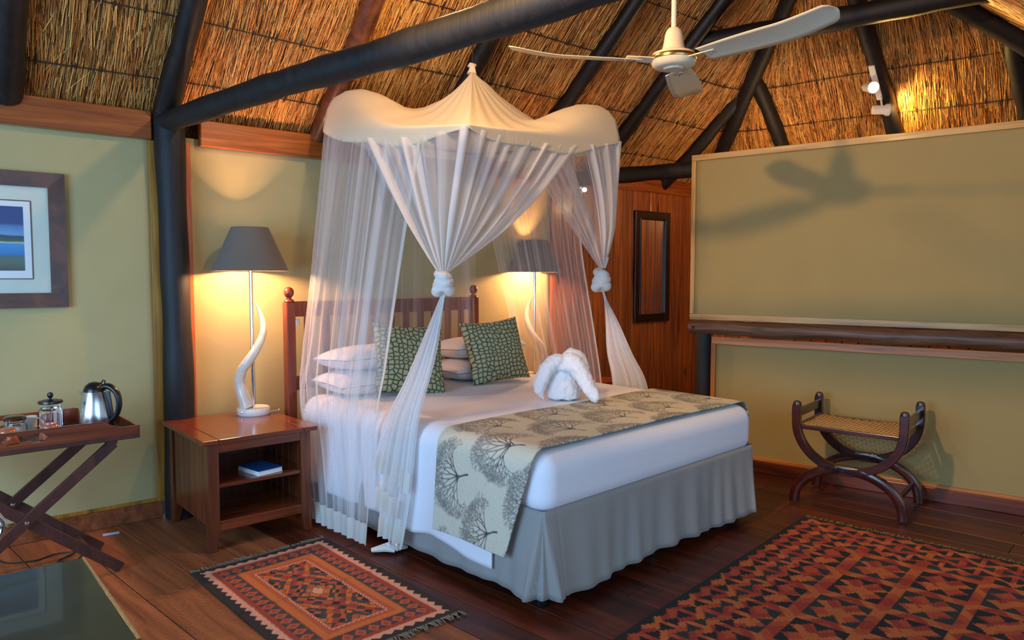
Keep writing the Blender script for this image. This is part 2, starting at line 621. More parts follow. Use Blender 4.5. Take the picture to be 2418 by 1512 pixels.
def canvas_panel(parent, s0, s1, z0, z1, mat, sag=0.006, y=0.0, name='canvas_panel', seed=0):
    ns, nz = 60, 36
    P = np.zeros((nz, ns, 3))
    for i in range(nz):
        for j in range(ns):
            s = s0 + (s1 - s0) * j / (ns - 1); z = z0 + (z1 - z0) * i / (nz - 1)
            d = sag * mnoise.noise(Vector((s * 1.1 + seed, z * 0.7 + s * 0.5, seed))) * 2
            P[i, j] = (s, y + d, z)
    o = MB().grid(P).build(name, mat, parent, smooth=True, sharp=0)
    modify(o, 'SOLIDIFY', thickness=0.012, offset=1)
    return o


canvas_panel(wall_back, -3.4, 0.02, 0.03, 2.36, M['canvas'], 0.008, seed=3)
canvas_panel(wall_back, 0.20, 3.30, 0.03, 2.36, M['canvas'], 0.006, seed=8)
MB().box((0.028, -0.018, 1.21), (0.058, 0.03, 2.22), bev=0.003).build('post_trim', M['trim_yellow'], wall_back)
MB().box((0.222, -0.018, 1.21), (0.034, 0.03, 2.24), bev=0.003).build('post_trim', M['trim_red'], wall_back)
pp = [(0.115 + 0.008 * math.sin(z * 1.7), -0.075, z) for z in np.linspace(0, 2.48, 26)]
pr = [0.086 + 0.004 * math.sin(z * 2.3 + 1) + 0.003 * math.sin(z * 9) for z in np.linspace(0, 2.48, 26)]
MB().tube(pp, pr, 20).build('support_pole', M['black_pole'], wall_back, smooth=True)
MB().box((-1.70, -0.045, 2.402), (3.42, 0.06, 0.165), bev=0.006).build('header_beam', M['beam'], wall_back)
MB().box((1.80, -0.045, 2.392), (3.02, 0.06, 0.160), bev=0.006).build('header_beam', M['beam'], wall_back)
bmesh0 = None
for k in range(18):
    w = 0.136
    s = 3.30 + w * (k + 0.5)
    if bmesh0 is None:
        o = MB().box((0, 0, 0), (w - 0.006, 0.022, 2.5), bev=0.004).build('board', M['board'], wall_back)
        bmesh0 = o
    else:
        o = bmesh0.copy(); COL.objects.link(o); o.parent = wall_back
    o.location = (s, -0.011 + rnd.uniform(-0.002, 0.002), 1.25)
MB().box((4.52, -0.032, 2.405), (2.42, 0.03, 0.13), bev=0.004).build('fascia_board', M['beam'], wall_back)

bb = MB().box((-1.66, -0.016, 0.05), (3.36, 0.032, 0.10), bev=0.003).build('baseboard_back', M['skirting'])
bb.location = wall_back.location; bb.rotation_euler = wall_back.rotation_euler
tag(bb, 'red-brown skirting board along the back wall', kind='structure')
MB().box((-1.66, -0.008, 0.112), (3.36, 0.022, 0.024), bev=0.003).build('quarter_round', M['trim_yellow'], bb)
MB().box((3.0, -0.012, 0.05), (5.5, 0.022, 0.10), bev=0.003).build('skirting_length', M['skirting'], bb)

# boarded end wall beyond the partition (what the mirror shows)
wall_end = MB().box((0.05, 1.4, 1.2), (0.06, 5.4, 2.5)).build('wall_end', M['black_pole'])
wall_end.location = (7.2, 0, 0)
tag(wall_end, 'boarded end wall beyond the partition', kind='structure')
o0 = None
for k in range(36):
    if o0 is None:
        o0 = MB().box((0, 0, 0), (0.02, 0.144, 2.5), bev=0.004).build('board', M['board'], wall_end); o = o0
    else:
        o = o0.copy(); COL.objects.link(o); o.parent = wall_end
    o.location = (0.008, -1.2 + 0.15 * k, 1.25)

# ------------------------------------------------------------------ right wall: partition of canvas screens
wall_right = bpy.data.objects.new('wall_right', None); COL.objects.link(wall_right)
wall_right.location = (5.30, 2.40, 0); wall_right.rotation_euler = (0, 0, math.atan2(-1, 0.1))
tag(wall_right, 'partition of framed olive canvas screens with a log rail', kind='structure')
SE = 3.0
canvas_panel(wall_right, -0.555, SE, 1.17, 2.42, M['canvas_r'], 0.003, y=0.0, name='upper_canvas', seed=21)
MB().box(((SE - 0.58) / 2, -0.008, 2.430), (SE + 0.58, 0.036, 0.046), bev=0.003).build('screen_rail', wood('pale_pine_long', S(140, 98, 48), S(190, 146, 80), S(208, 168, 100), (1.5, 30, 30), 0.5, 0.15, 0.1, 0.15, 0.7), wall_right)
PALE = bpy.data.materials['pale_pine_long']
ORNG = wood('orange_pine_long', S(135, 72, 26), S(180, 106, 44), S(200, 130, 62), (1.5, 30, 30), 0.45, 0.15, 0.1, 0.15, 0.6)
LOGX = wood('weathered_log_long', S(62, 36, 20), S(112, 72, 44), S(140, 96, 62), (2.0, 26, 26), 0.55, 0.4, 0.1, 0.15, 0.5)
MB().box(((SE - 0.58) / 2, -0.008, 1.176), (SE + 0.58, 0.036, 0.046), bev=0.003).build('screen_rail', PALE, wall_right)
MB().box((-0.562, -0.008, 1.803), (0.036, 0.034, 1.206), bev=0.003).build('screen_stile', M['pine_z'], wall_right)
lp = [(-0.575 + (SE + 0.575) * i / 40, -0.015, 1.094 - 0.004 * i / 40 + 0.004 * math.sin(i * 0.7)) for i in range(41)]
lr = [0.058 + 0.003 * math.sin(i * 0.9) + 0.002 * math.sin(i * 2.1) for i in range(41)]
lr[0] = 0.05
MB().tube(lp, lr, 18).build('log_rail', LOGX, wall_right, smooth=True)
canvas_panel(wall_right, -0.385, SE, 0.05, 1.0, M['canvas_r'], 0.003, y=0.02, name='lower_canvas', seed=33)
MB().box(((SE - 0.40) / 2, 0.006, 0.993), (SE + 0.40, 0.036, 0.056), bev=0.003).build('frame_rail', ORNG, wall_right)
MB().box((-0.385, 0.006, 0.53), (0.036, 0.034, 0.87), bev=0.003).build('frame_stile', M['orange_z'], wall_right)
MB().tube([(-0.47, 0.0, z) for z in np.linspace(0, 1.05, 8)], [0.06 + 0.002 * math.sin(z) for z in range(8)], 16).build('corner_post', M['black_pole'], wall_right, smooth=True)
# bolt on the log end
MB().lathe([(0.011, 0), (0.011, 0.006), (0.006, 0.008)], 12).xform(Matrix.Translation((-0.53, -0.072, 1.094)) @ Matrix.Rotation(PI / 2, 4, 'X')).build('bolt', M['black_frame'], wall_right)
bR = MB().box((1.28, -0.006, 0.045), (SE + 0.44, 0.03, 0.09), bev=0.003).build('baseboard_right', wood('dark_skirting_long', S(60, 24, 10), S(92, 40, 18), S(118, 56, 26), (1.3, 20, 20), 0.35, 0.15, 0.2, 0.2))
bR.location = wall_right.location; bR.rotation_euler = wall_right.rotation_euler
tag(bR, 'dark skirting board below the olive screens', kind='structure')
MB().box((1.28, 0.0, 0.101), (SE + 0.44, 0.024, 0.022), bev=0.003).build('quarter_round', ORNG, bR)

# ------------------------------------------------------------------ thatched ceiling
gx = np.linspace(-1.6, 7.6, 100); gy = np.linspace(-1.6, 5.3, 86)
X, Y = np.meshgrid(gx, gy, indexing='ij')
Z = roof(X, Y) + 0.035
ceil = MB().grid(np.stack([X, Y, Z], -1)).build('ceiling', plain('dark_thatch_underlay', S(88, 50, 18), 0.95, nscale=60, var=0.5), smooth=True, sharp=0)
modify(ceil, 'SOLIDIFY', thickness=0.12, offset=-1)
tag(ceil, 'thatched hipped reed ceiling on dark log rafters', kind='structure')


def make_reeds(n):
    px = nrng.uniform(-0.4, 7.35, n * 3); py = nrng.uniform(0.4, 5.0, n * 3)
    dW = (px - PW[0]) * IW[0] + (py - PW[1]) * IW[1]
    dR = (px - PR[0]) * IR[0] + (py - PR[1]) * IR[1]
    z = roof(px, py)
    ok = (dW > -0.05) & (dR > -0.1) & (z < 4.15)
    px, py = px[ok][:n], py[ok][:n]
    n = len(px)
    gxx, gyy = roof_grad(px, py)
    g = np.stack([gxx, gyy], -1); g /= np.linalg.norm(g, axis=1, keepdims=True)
    ang = nrng.normal(0, 0.075, n) + np.where(nrng.random(n) < 0.04, nrng.normal(0, 0.3, n), 0)
    # bunches: neighbouring reeds lean together
    ang += 0.09 * np.sin(px * 7.3 + py * 3.1) * np.cos(px * 2.9 - py * 5.7)
    ca, sa = np.cos(ang), np.sin(ang)
    d = np.stack([g[:, 0] * ca - g[:, 1] * sa, g[:, 0] * sa + g[:, 1] * ca], -1)
    L = nrng.uniform(0.28, 0.62, n) * 0.5
    hang = nrng.uniform(0.0, 0.028, n)
    course = 0.02 * ((roof(px, py) * 1.0 / 0.30) % 1.0)
    a = np.stack([px, py], -1) - d * L[:, None] * 0.77
    b = np.stack([px, py], -1) + d * L[:, None] * 0.77
    za = roof(a[:, 0], a[:, 1]) - hang - 0.010; zb = roof(b[:, 0], b[:, 1]) - hang * 0.5 + 0.012
    dWa = (a[:, 0] - PW[0]) * IW[0] + (a[:, 1] - PW[1]) * IW[1]
    sh = np.where(dWa < -0.02, (-0.02 - dWa), 0) + 0.0
    a = a + IW[None, :] * sh[:, None]; za = np.where(sh > 0, roof(a[:, 0], a[:, 1]) - hang, za)
    A = np.concatenate([a, za[:, None]], 1); B = np.concatenate([b, zb[:, None]], 1)
    T = B - A; T /= np.linalg.norm(T, axis=1, keepdims=True)
    side = np.stack([-d[:, 1], d[:, 0], np.zeros(n)], -1)
    nn = np.cross(T, side)
    r = nrng.uniform(0.0016, 0.0038, n)
    vs = np.zeros((n, 6, 3))
    for k in range(3):
        an = 2 * PI * k / 3 + 0.5
        off = (side * math.cos(an) + nn * math.sin(an))
        vs[:, k] = A + off * (r * 0.8)[:, None]
        vs[:, 3 + k] = B + off * r[:, None]
    base = np.arange(n)[:, None] * 6
    quads = np.concatenate([base + np.array([[0, 1, 4, 3]]), base + np.array([[1, 2, 5, 4]]), base + np.array([[2, 0, 3, 5]])], 0)
    tone = nrng.random(n)
    val = np.clip(nrng.normal(0.86, 0.24, n), 0.2, 1.25)
    c1 = np.array(S(246, 192, 108)[:3]); c2 = np.array(S(222, 142, 62)[:3]); c3 = np.array(S(122, 72, 30)[:3])
    col = np.where(tone[:, None] < 0.52, c1, np.where(tone[:, None] < 0.86, c2, c3)) * val[:, None]
    me = bpy.data.meshes.new('reed_layer')
    nv, nq = n * 6, len(quads)
    me.vertices.add(nv); me.vertices.foreach_set('co', vs.reshape(-1))
    me.loops.add(nq * 4); me.loops.foreach_set('vertex_index', quads.astype(np.int32).reshape(-1))
    me.polygons.add(nq); me.polygons.foreach_set('loop_start', np.arange(nq, dtype=np.int32) * 4)
    me.polygons.foreach_set('loop_total', np.full(nq, 4, np.int32))
    at = me.color_attributes.new('tint', 'FLOAT_COLOR', 'POINT')
    c4 = np.ones((n, 6, 4)); c4[:, :, :3] = col[:, None, :]
    at.data.foreach_set('color', c4.astype(np.float32).ravel())
    me.update(calc_edges=True); me.validate()
    me.materials.append(tinted('straw_reed', 0.6, 0.1, 120, var=0.15))
    o = bpy.data.objects.new('reed_layer', me); COL.objects.link(o); o.parent = ceil
    o['kind'] = 'stuff'
    return o


make_reeds(95000)


def pole(name, p0, p1, r0, r1, seed=0, mat='black_pole', parent=ceil, n=14, seg=18, bend=0.012):
    p0, p1 = np.array(p0, float), np.array(p1, float)
    pts, rad = [], []
    for i in range(seg + 1):
        t = i / seg
        q = p0 + (p1 - p0) * t
        q = q + bend * np.array([math.sin(seed + t * 5.1), math.cos(seed * 1.7 + t * 4.3), math.sin(seed * 0.6 + t * 6.0)]) * math.sin(t * PI)
        pts.append(q); rad.append((r0 + (r1 - r0) * t) * (1 + 0.05 * math.sin(seed * 3 + i * 1.3) + 0.03 * math.sin(i * 2.9 + seed)))
    return MB().tube(pts, rad, n, jit=0.025).build(name, M[mat], parent, smooth=True)


RAFT = wood('tarred_rafter', S(10, 8, 7), S(22, 16, 13), S(42, 30, 24), (9, 9, 9), 0.5, 0.5, 0.05, 0.3, 0.3)
M['rafter'] = RAFT
M['rafter_red'] = wood('brown_stripped_rafter', S(48, 22, 12), S(92, 46, 24), S(128, 70, 38), (9, 9, 9), 0.4, 0.35, 0.1, 0.2, 0.3)


def on_w(xw, d):
    """plan point at distance d inside the back wall line, starting from wall point with world x = xw"""
    yw = PW[1] - 0.125 * (xw - PW[0])
    return np.array([xw, yw]) + IW * d


for k, (xw, rr, mt) in enumerate(((-0.75, 0.06, 'rafter'), (0.15, 0.062, 'rafter'), (1.03, 0.075, 'rafter'), (1.82, 0.064, 'rafter'), (2.80, 0.062, 'rafter_red'), (3.72, 0.062, 'rafter'), (4.68, 0.062, 'rafter'), (5.52, 0.062, 'rafter'))):
    a = on_w(xw, 0.05); b = on_w(xw, 2.02)
    pole('rafter', (a[0], a[1], ZE + TW * 0.05 - 0.075), (b[0], b[1], ZE + TW * 2.02 - 0.075), rr * 1.08, rr * 0.9, k * 1.9 + 0.4, mt)
# jack rafter dying into the hip, then the hips and the end-side rafters
a = on_w(6.55, -0.03); b = on_w(6.60, 1.14)
pole('rafter', (a[0], a[1], ZE - 0.10), (b[0], b[1], ZE + TW * 1.14 - 0.10), 0.066, 0.06, 5.5)
h0 = plane_pt('W', 2.55, 'R'); h1 = plane_pt('W', 4.25, 'R')
pole('hip_rafter', (h0[0], h0[1], 2.42), (h1[0], h1[1], 4.08), 0.068, 0.062, 2.2)
h0 = plane_pt('S', 2.55, 'R'); h1 = plane_pt('S', 4.25, 'R')
pole('hip_rafter', (h0[0], h0[1], 2.44), (h1[0], h1[1], 4.10), 0.085, 0.08, 3.3)
for k, (yw, top) in enumerate(((2.98, 3.45), (2.02, 4.05), (1.05, 3.45))):
    z0 = 2.55
    x0 = PR[0] - (z0 - ZE) / TR - 0.1 * (yw - PR[1]); x1 = PR[0] - (top - ZE) / TR - 0.1 * (yw - PR[1])
    pole('rafter', (x0, yw, z0 - 0.085), (x1, yw + 0.05, top - 0.085), 0.07, 0.064, 7 + k)
# horizontal members
pole('tie_beam', (1.80, 4.60, 2.425), (2.02, 0.9, 2.47), 0.062, 0.072, 1.0, n=18, seg=30, bend=0.02)
pole('collar_beam', (5.44, 3.30, 3.40), (5.84, 0.75, 3.40), 0.078, 0.085, 4.0, n=18, seg=24)
pole('wall_plate', (5.24, 4.16, 2.375), (5.72, -0.2, 2.375), 0.066, 0.07, 6.0, n=16, seg=24)

# binding wires round the thatch, one ring per course
for k, zl in enumerate((2.68, 2.95, 3.25, 3.55, 3.85)):
    c = plane_pt('W', zl, 'R'); c2 = plane_pt('S', zl, 'R')
    wl = []
    for t in np.linspace(0, 1, 90):
        xx = -0.5 + (c[0] + 0.5) * t
        wl.append((xx, c[1] + 0.125 * (c[0] - xx)))
    for t in np.linspace(0.02, 1, 26):
        wl.append(tuple(c + (c2 - c) * t))
    P = np.array(wl)
    for _ in range(8):
        g0, g1 = roof_grad(P[:, 0], P[:, 1]); e = zl - roof(P[:, 0], P[:, 1]); gg = g0 ** 2 + g1 ** 2
        P[:, 0] += e * g0 / gg * 0.8; P[:, 1] += e * g1 / gg * 0.8
    sl = np.concatenate([[0], np.cumsum(np.linalg.norm(np.diff(P, axis=0), axis=1))])
    zz = roof(P[:, 0], P[:, 1]) - 0.036 + 0.006 * np.sin(sl * 3.1 + k)
    mb = MB().tube(np.stack([P[:, 0], P[:, 1], zz], -1), 0.0042, 5)
    s = 0.05
    while s < sl[-1]:
        q = [np.interp(s, sl, P[:, 0]), np.interp(s, sl, P[:, 1]), np.interp(s, sl, zz)]
        g0, g1 = roof_grad(q[0], q[1])
        dl = rnd.uniform(0.02, 0.05)
        gl = math.hypot(g0, g1)
        up3 = np.array([g0 / gl, g1 / gl, gl]) / math.hypot(1, gl)
        mb.tube([np.array(q) - up3 * dl * 0.5, np.array(q), np.array(q) + up3 * dl], [0.002, 0.008, 0.002], 5)
        s += rnd.uniform(0.09, 0.2)
    mb.build('binding_wire', M['wire'], ceil)

# ------------------------------------------------------------------ bed
BED = (2.37, 2.05, 0.0)
BRZ = math.radians(-2.5)
ZT = 0.715                                   # top of the mattress
bed = thing('bed', 'king bed with white mattress, grey box-pleated valance and slatted red-brown headboard', 'bed', BED, BRZ)
BM = Matrix.Translation(BED) @ Matrix.Rotation(BRZ, 4, 'Z')
MB().box((0.93, 1.06, 0.255), (1.78, 2.06, 0.33), bev=0.02).build('base', plain('dark_bed_base', S(40, 34, 30), 0.9), bed)
for cx_, cy_ in ((0.07, 0.08), (1.79, 0.08), (0.07, 2.04), (1.79, 2.04), (0.93, 0.08), (0.93, 2.04)):
    MB().lathe([(0.030, 0), (0.034, 0.012), (0.034, 0.05), (0.024, 0.06), (0.024, 0.10)], 14, (cx_, cy_, 0)).build('foot', M['black_plastic'], bed, smooth=True)
o = MB().box((0.93, 1.05, (0.425 + ZT) / 2), (1.88, 2.12, ZT - 0.425)).build('mattress', M['sheet'], bed, smooth=True, sharp=0)
modify(o, 'BEVEL', width=0.095, segments=7)
modify(o, 'WEIGHTED_NORMAL')


def skirt():
    W_, L_ = 1.87, 2.10
    path = [(-0.005, L_), (-0.005, 0.0), (W_ - 0.005, 0.0), (W_ - 0.005, L_)]
    nrm = [(-1, 0), (0, -1), (1, 0)]
    rows, cols = 14, []
    s_tot = 0
    corners = [L_, L_ + W_]
    for k in range(3):
        a = np.array(path[k]); b = np.array(path[k + 1]); ln = np.linalg.norm(b - a)
        m = int(ln / 0.005)
        for i in range(m):
            cols.append((a + (b - a) * i / m, np.array(nrm[k], float), s_tot + ln * i / m))
        s_tot += ln
    P = np.zeros((rows, len(cols), 3))
    for j, (p, n, s) in enumerate(cols):
        dc = min(corners, key=lambda c: abs(s - c)); ds = s - dc
        # blend the outward normal round the corner
        if abs(ds) < 0.05:
            k = corners.index(dc)
            t = (ds + 0.05) / 0.1
            n = np.array(nrm[k]) * (1 - t) + np.array(nrm[k + 1]) * t
        side = 0.45 if (s < L_ or s > L_ + W_) else 1.0
        f = side * (0.011 * math.sin(19 * s + 1.5 * math.sin(4.1 * s)) + 0.008 * math.sin(41 * s + 2 * math.sin(7 * s)) + 0.006 * math.sin(8.3 * s + 1))
        pleat = 0.045 * math.exp(-(ds / 0.15) ** 2)
        for i in range(rows):
            t = i / (rows - 1)
            d = 0.004 + t ** 1.2 * (0.014 + f * (1 - math.exp(-(ds / 0.10) ** 2)) + pleat)
            vw = 0.006 + 0.040 * t                                  # inverted pleat: a V that opens towards the hem
            d -= (0.012 + 0.045 * t) * min(max((vw - abs(ds)) / 0.008, 0), 1)
            d += 0.010 * t * math.exp(-((abs(ds) - vw - 0.012) / 0.012) ** 2) - 0.012 * t * math.exp(-((ds - vw - 0.075) / 0.008) ** 2)
            z = 0.470 - t * (0.406 + 0.012 * math.sin(5.7 * s) * side)
            q = p + n * d
            P[i, j] = (q[0], q[1], z)
    o = MB().grid(P).build('valance', M['skirt'], bed, smooth=True, sharp=0)
    modify(o, 'SOLIDIFY', thickness=0.003, offset=0)
    return o


skirt()
hb = MB()
head = None
HX0, HX1, HY = -0.037, 1.545, 2.235
hb.board((HX0, HY, 1.285), (HX1, HY, 1.285), 0.028, 0.10, (0, 0, 1), 0.004)
head = hb.build('headboard', M['headwood'], bed)
MB().board((HX0, HY, 0.80), (HX1, HY, 0.80), 0.028, 0.09, (0, 0, 1), 0.004).build('lower_rail', M['headwood'], head)
for k in range(11):
    xx = HX0 + (HX1 - HX0) * (k + 1) / 12
    MB().box((xx, HY, 1.04), (0.055, 0.016, 0.42), bev=0.003).build('slat', M['headwood'], head)
for xx in (HX0, HX1):
    MB().box((xx, HY, 0.665), (0.062, 0.062, 1.33), bev=0.006).build('post', M['headwood'], head)
    MB().lathe([(0.030, 0), (0.034, 0.006), (0.030, 0.014), (0.017, 0.022), (0.016, 0.030), (0.027, 0.042), (0.033, 0.060), (0.031, 0.078), (0.020, 0.093), (0.004, 0.100)], 18, (xx, HY, 1.33)).build('finial', M['headwood'], head, smooth=True)
MB().box((HX0 + 0.05, HY - 0.01, 1.20), (0.03, 0.02, 0.04), bev=0.003).build('bracket', M['steel'], head)


def cross_section(off, zl, zr, rad=0.10, W_=1.87):
    """bed-width profile: up the left side, over the top, down the right; returns points and outward normals"""
    x0, x1, zt = -0.012 - off, W_ + 0.002 + off, ZT + off
    pts = []
    for z in np.arange(zl, zt - rad, 0.004):
        pts.append((x0, z))
    for a in np.linspace(0, PI / 2, 40):
        pts.append((x0 + rad - rad * math.cos(a), zt - rad + rad * math.sin(a)))
    for xx in np.arange(x0 + rad + 0.004, x1 - rad, 0.004):
        pts.append((xx, zt))
    for a in np.linspace(PI / 2, 0, 40):
        pts.append((x1 - rad + rad * math.cos(a), zt - rad + rad * math.sin(a)))
    for z in np.arange(zt - rad, zr, -0.004):
        pts.append((x1, z))
    P = np.array(pts)
    T = np.gradient(P, axis=0); T /= np.linalg.norm(T, axis=1, keepdims=True)
    Nn = np.stack([-T[:, 1], T[:, 0]], -1)
    return P, Nn


# ------------------------------------------------------------------ white cover over the bed
def bed_cover():
    prof, nr = cross_section(0.008, 0.15, 0.30)
    keep = np.arange(0, len(prof), 5)
    prof, nr = prof[keep], nr[keep]
    ny = 90
    P = np.zeros((ny, len(prof), 3))
    for i in range(ny):
        y = 0.30 + (2.08 - 0.30) * i / (ny - 1)
        for j in range(len(prof)):
            xx, z = prof[j]
            w = 0.0
            if z < ZT - 0.05:
                t = (ZT - 0.05 - z) / 0.5
                ws = min(max((y - 0.66) / 0.25, 0.12), 1.0)
                w = t * (ws * (0.018 * math.sin(13 * y + 2 * math.sin(3 * y)) + 0.012 * math.sin(29 * y + 1)) + 0.012)
            w += 0.003 * (mnoise.noise(Vector((xx * 2.5, y * 3.2, 1.7))) + 0.4)
            zz = z
            if j < len(prof) // 3 and z < 0.4:
                zz = z + (0.05 * (y - 0.30) / 1.8 + 0.014 * math.sin(11 * y)) * (0.4 - z) / 0.25 - 0.012 * math.exp(-((y - 0.3) / 0.08) ** 2)
            P[i, j] = (xx + nr[j, 0] * w, y, zz + nr[j, 1] * w)
    ob = MB().grid(P).build('bed_cover', M['white_cotton'], None, smooth=True, sharp=0)
    ob.matrix_world = BM
    modify(ob, 'SOLIDIFY', thickness=0.008, offset=1)
    return tag(ob, 'white cotton cover spread over the mattress, hanging down the bed side', 'bed cover')


bed_cover()

# ------------------------------------------------------------------ runner with tree print
def tree_segments(rg, R=0.155):
    segs = []

    def grow(p, a, ln, w, depth):
        if depth == 0:
            return
        q = (p[0] + ln * math.cos(a), p[1] + ln * math.sin(a))
        m = (p[0] + ln * 0.5 * math.cos(a + rg.uniform(-.15, .15)), p[1] + ln * 0.5 * math.sin(a + rg.uniform(-.15, .15)))
        segs.append((p, m, w)); segs.append((m, q, w * 0.85))
        n = 2 if rg.random() < 0.55 else 3
        for k in range(n):
            spread = (k - (n - 1) / 2) * rg.uniform(0.45, 0.75) + rg.uniform(-0.12, 0.12)
            grow(q, a + spread, ln * rg.uniform(0.68, 0.86), max(w * 0.66, 0.0008), depth - 1)
    grow((0, 0), PI / 2, 0.055, 0.0085, 2)
    base = (0, 0.075)
    for k in range(7):
        grow(base, PI / 2 + (k - 3) * 0.40 + rg.uniform(-.1, .1), 0.057 + 0.012 * (1 - abs(k - 3) / 3), 0.0050, 6)
    return segs


def runner():
    off = 0.024
    prof, nr = cross_section(off, 0.235, 0.60)
    ds = np.concatenate([[0], np.cumsum(np.linalg.norm(np.diff(prof, axis=0), axis=1))])
    y0, y1 = 0.045, 0.70
    ny = 165
    ys = np.linspace(y0, y1, ny)
    nx = len(prof)
    base = np.array(S(204, 198, 174)[:3]); ink = np.array(S(66, 66, 72)[:3])
    ink_m = np.zeros((ny, nx))
    U, Vv = np.meshgrid(ds, ys - y0)                       # u along the cross-section, v from the foot edge to the head edge
    rg = random.Random(5)
    per = 0.43
    for row, (vb, du) in enumerate(((0.10, 0.0), (-0.20, 0.215), (0.40, 0.215))):
        for k in range(-1, 9):
            ub = 0.10 + du + per * k
            segs = tree_segments(rg)
            tilt = 0.32
            for (p, q, w) in segs:
                rot = lambda c: (ub + c[0] * math.cos(tilt) - c[1] * math.sin(tilt), vb + c[0] * math.sin(tilt) + c[1] * math.cos(tilt))
                a, b = rot(p), rot(q)
                i0, i1 = np.searchsorted(ys - y0, [min(a[1], b[1]) - 0.012, max(a[1], b[1]) + 0.012])
                j0, j1 = np.searchsorted(ds, [min(a[0], b[0]) - 0.012, max(a[0], b[0]) + 0.012])
                if i1 <= i0 or j1 <= j0:
                    continue
                uu, vv = U[i0:i1, j0:j1], Vv[i0:i1, j0:j1]
                dx, dy = b[0] - a[0], b[1] - a[1]
                L2 = dx * dx + dy * dy + 1e-12
                t = np.clip(((uu - a[0]) * dx + (vv - a[1]) * dy) / L2, 0, 1)
                dist = np.hypot(uu - a[0] - t * dx, vv - a[1] - t * dy)
                ink_m[i0:i1, j0:j1] = np.maximum(ink_m[i0:i1, j0:j1], np.clip((w * 0.5 + 0.0022 - dist) / 0.003, 0, 1) * (1.0 if w > 0.002 else 0.92))
    speck = nrng.random((ny, nx))
    ink_m = np.maximum(ink_m, np.where(speck > 0.985, 0.45, 0))
    col = base * (1 - ink_m[..., None]) + ink * ink_m[..., None]
    P = np.zeros((ny, nx, 3))
    for i, y in enumerate(ys):
        hang = np.clip((ZT - 0.06 - prof[:, 1]) / 0.45, 0, 1)
        w = hang * (0.032 + 0.008 * math.sin(9 * y + 0.6)) + 0.0025 * np.sin(ds * 5 + y * 4)
        P[i, :, 0] = prof[:, 0] + nr[:, 0] * w
        # the hanging end drifts a little towards the head of the bed
        P[i, :, 1] = y + hang * (ds < 1.0) * 0.14 * (1 - (y - y0) / (y1 - y0)) + 0.010 * np.sin(ds * 1.4)
        P[i, :, 2] = prof[:, 1] + nr[:, 1] * w
    mb = MB().grid(P)
    mb.col = [np.concatenate([col, np.ones((ny, nx, 1))], -1).reshape(-1, 4)]
    ob = mb.build('bed_runner', tinted('printed_runner', 0.85, 0.25, 700, var=0.12), None, smooth=True, sharp=0)
    ob.matrix_world = BM
    modify(ob, 'SOLIDIFY', thickness=0.007, offset=-1)
    return tag(ob, 'sage runner printed with dark bare trees across the bed foot', 'bed runner')


runner()


# ------------------------------------------------------------------ pillows and cushions
def pillow_mesh(w, h, t, n=28, ear=0.06, exp=2.6):
    mb = MB()
    for sgn in (1, -1):
        P = np.zeros((n, n, 3))
        for i in range(n):
            for j in range(n):
                u, v = -1 + 2 * j / (n - 1), -1 + 2 * i / (n - 1)
                e = (1 - abs(u) ** exp) * (1 - abs(v) ** exp)
                px = u * (1 - ear * (1 - abs(v) ** 1.5) * abs(u) ** 3)
                py = v * (1 - ear * (1 - abs(u) ** 1.5) * abs(v) ** 3)
                P[i, j] = (px * w / 2, py * h / 2, sgn * (t / 2 * max(e, 0) ** 0.42 + 0.0015))
        mb.grid(P if sgn > 0 else P[:, ::-1])
    return mb


PILL = pillow_mesh(0.68, 0.40, 0.16)
SHEETM = M['white_cotton']


def place(name, mb, mat, M4, label, cat, group=None):
    ob = mb.build(name, mat, None, smooth=True, sharp=50)
    ob.matrix_world = M4
    return tag(ob, label, cat, group)


for (px_, py_, pz_, rz_, tx_, lab) in (
        (2.86, 3.99, ZT + 0.098, -4, 2, 'lower white bed pillow behind the net-veiled crocodile cushion'),
        (2.88, 4.00, ZT + 0.250, -1, -3, 'upper white bed pillow behind the net-veiled crocodile cushion'),
        (3.80, 3.97, ZT + 0.098, -3, 2, 'lower white bed pillow behind the cushion beside the far lamp'),
        (3.82, 3.98, ZT + 0.250, -4, -3, 'upper white bed pillow behind the cushion beside the far lamp')):
    mb = MB(); mb.v = [v.copy() for v in PILL.v]; mb.f = list(PILL.f); mb.n = PILL.n
    M4 = Matrix.Translation((px_, py_, pz_)) @ Matrix.Rotation(math.radians(rz_), 4, 'Z') @ Matrix.Rotation(math.radians(tx_), 4, 'X')
    ob = place('pillow', mb, M['white_cotton'], M4, lab, 'pillow', 'white bed pillows')


def croc():
    m, nt, b = new_mat('crocodile_print')
    v = coords(nt, (1, 1, 1))
    nz = N(nt, 'ShaderNodeTexNoise', Scale=5.0, Detail=2.0)
    nt.links.new(v, nz.inputs['Vector'])
    mx = N(nt, 'ShaderNodeMix', data_type='RGBA', blend_type='LINEAR_LIGHT')
    mx.inputs['Factor'].default_value = 0.03
    nt.links.new(v, mx.inputs['A']); nt.links.new(nz.outputs['Color'], mx.inputs['B'])
    mp = N(nt, 'ShaderNodeMapping'); mp.inputs['Scale'].default_value = (1.0, 1.15, 0.0)
    nt.links.new(mx.outputs['Result'], mp.inputs['Vector'])
    vo = N(nt, 'ShaderNodeTexVoronoi', voronoi_dimensions='2D', feature='DISTANCE_TO_EDGE')
    vo.inputs['Scale'].default_value = 30.0; vo.inputs['Randomness'].default_value = 0.62
    nt.links.new(mp.outputs['Vector'], vo.inputs['Vector'])
    r = ramp(nt, vo.outputs['Distance'], [(0.055, S(34, 40, 38)), (0.10, S(146, 150, 108)), (0.4, S(176, 178, 136))])
    nt.links.new(r.outputs['Color'], b.inputs['Base Color'])
    b.inputs['Roughness'].default_value = 0.8
    bump(nt, b, vo.outputs['Distance'], 0.3, 0.003)
    return m


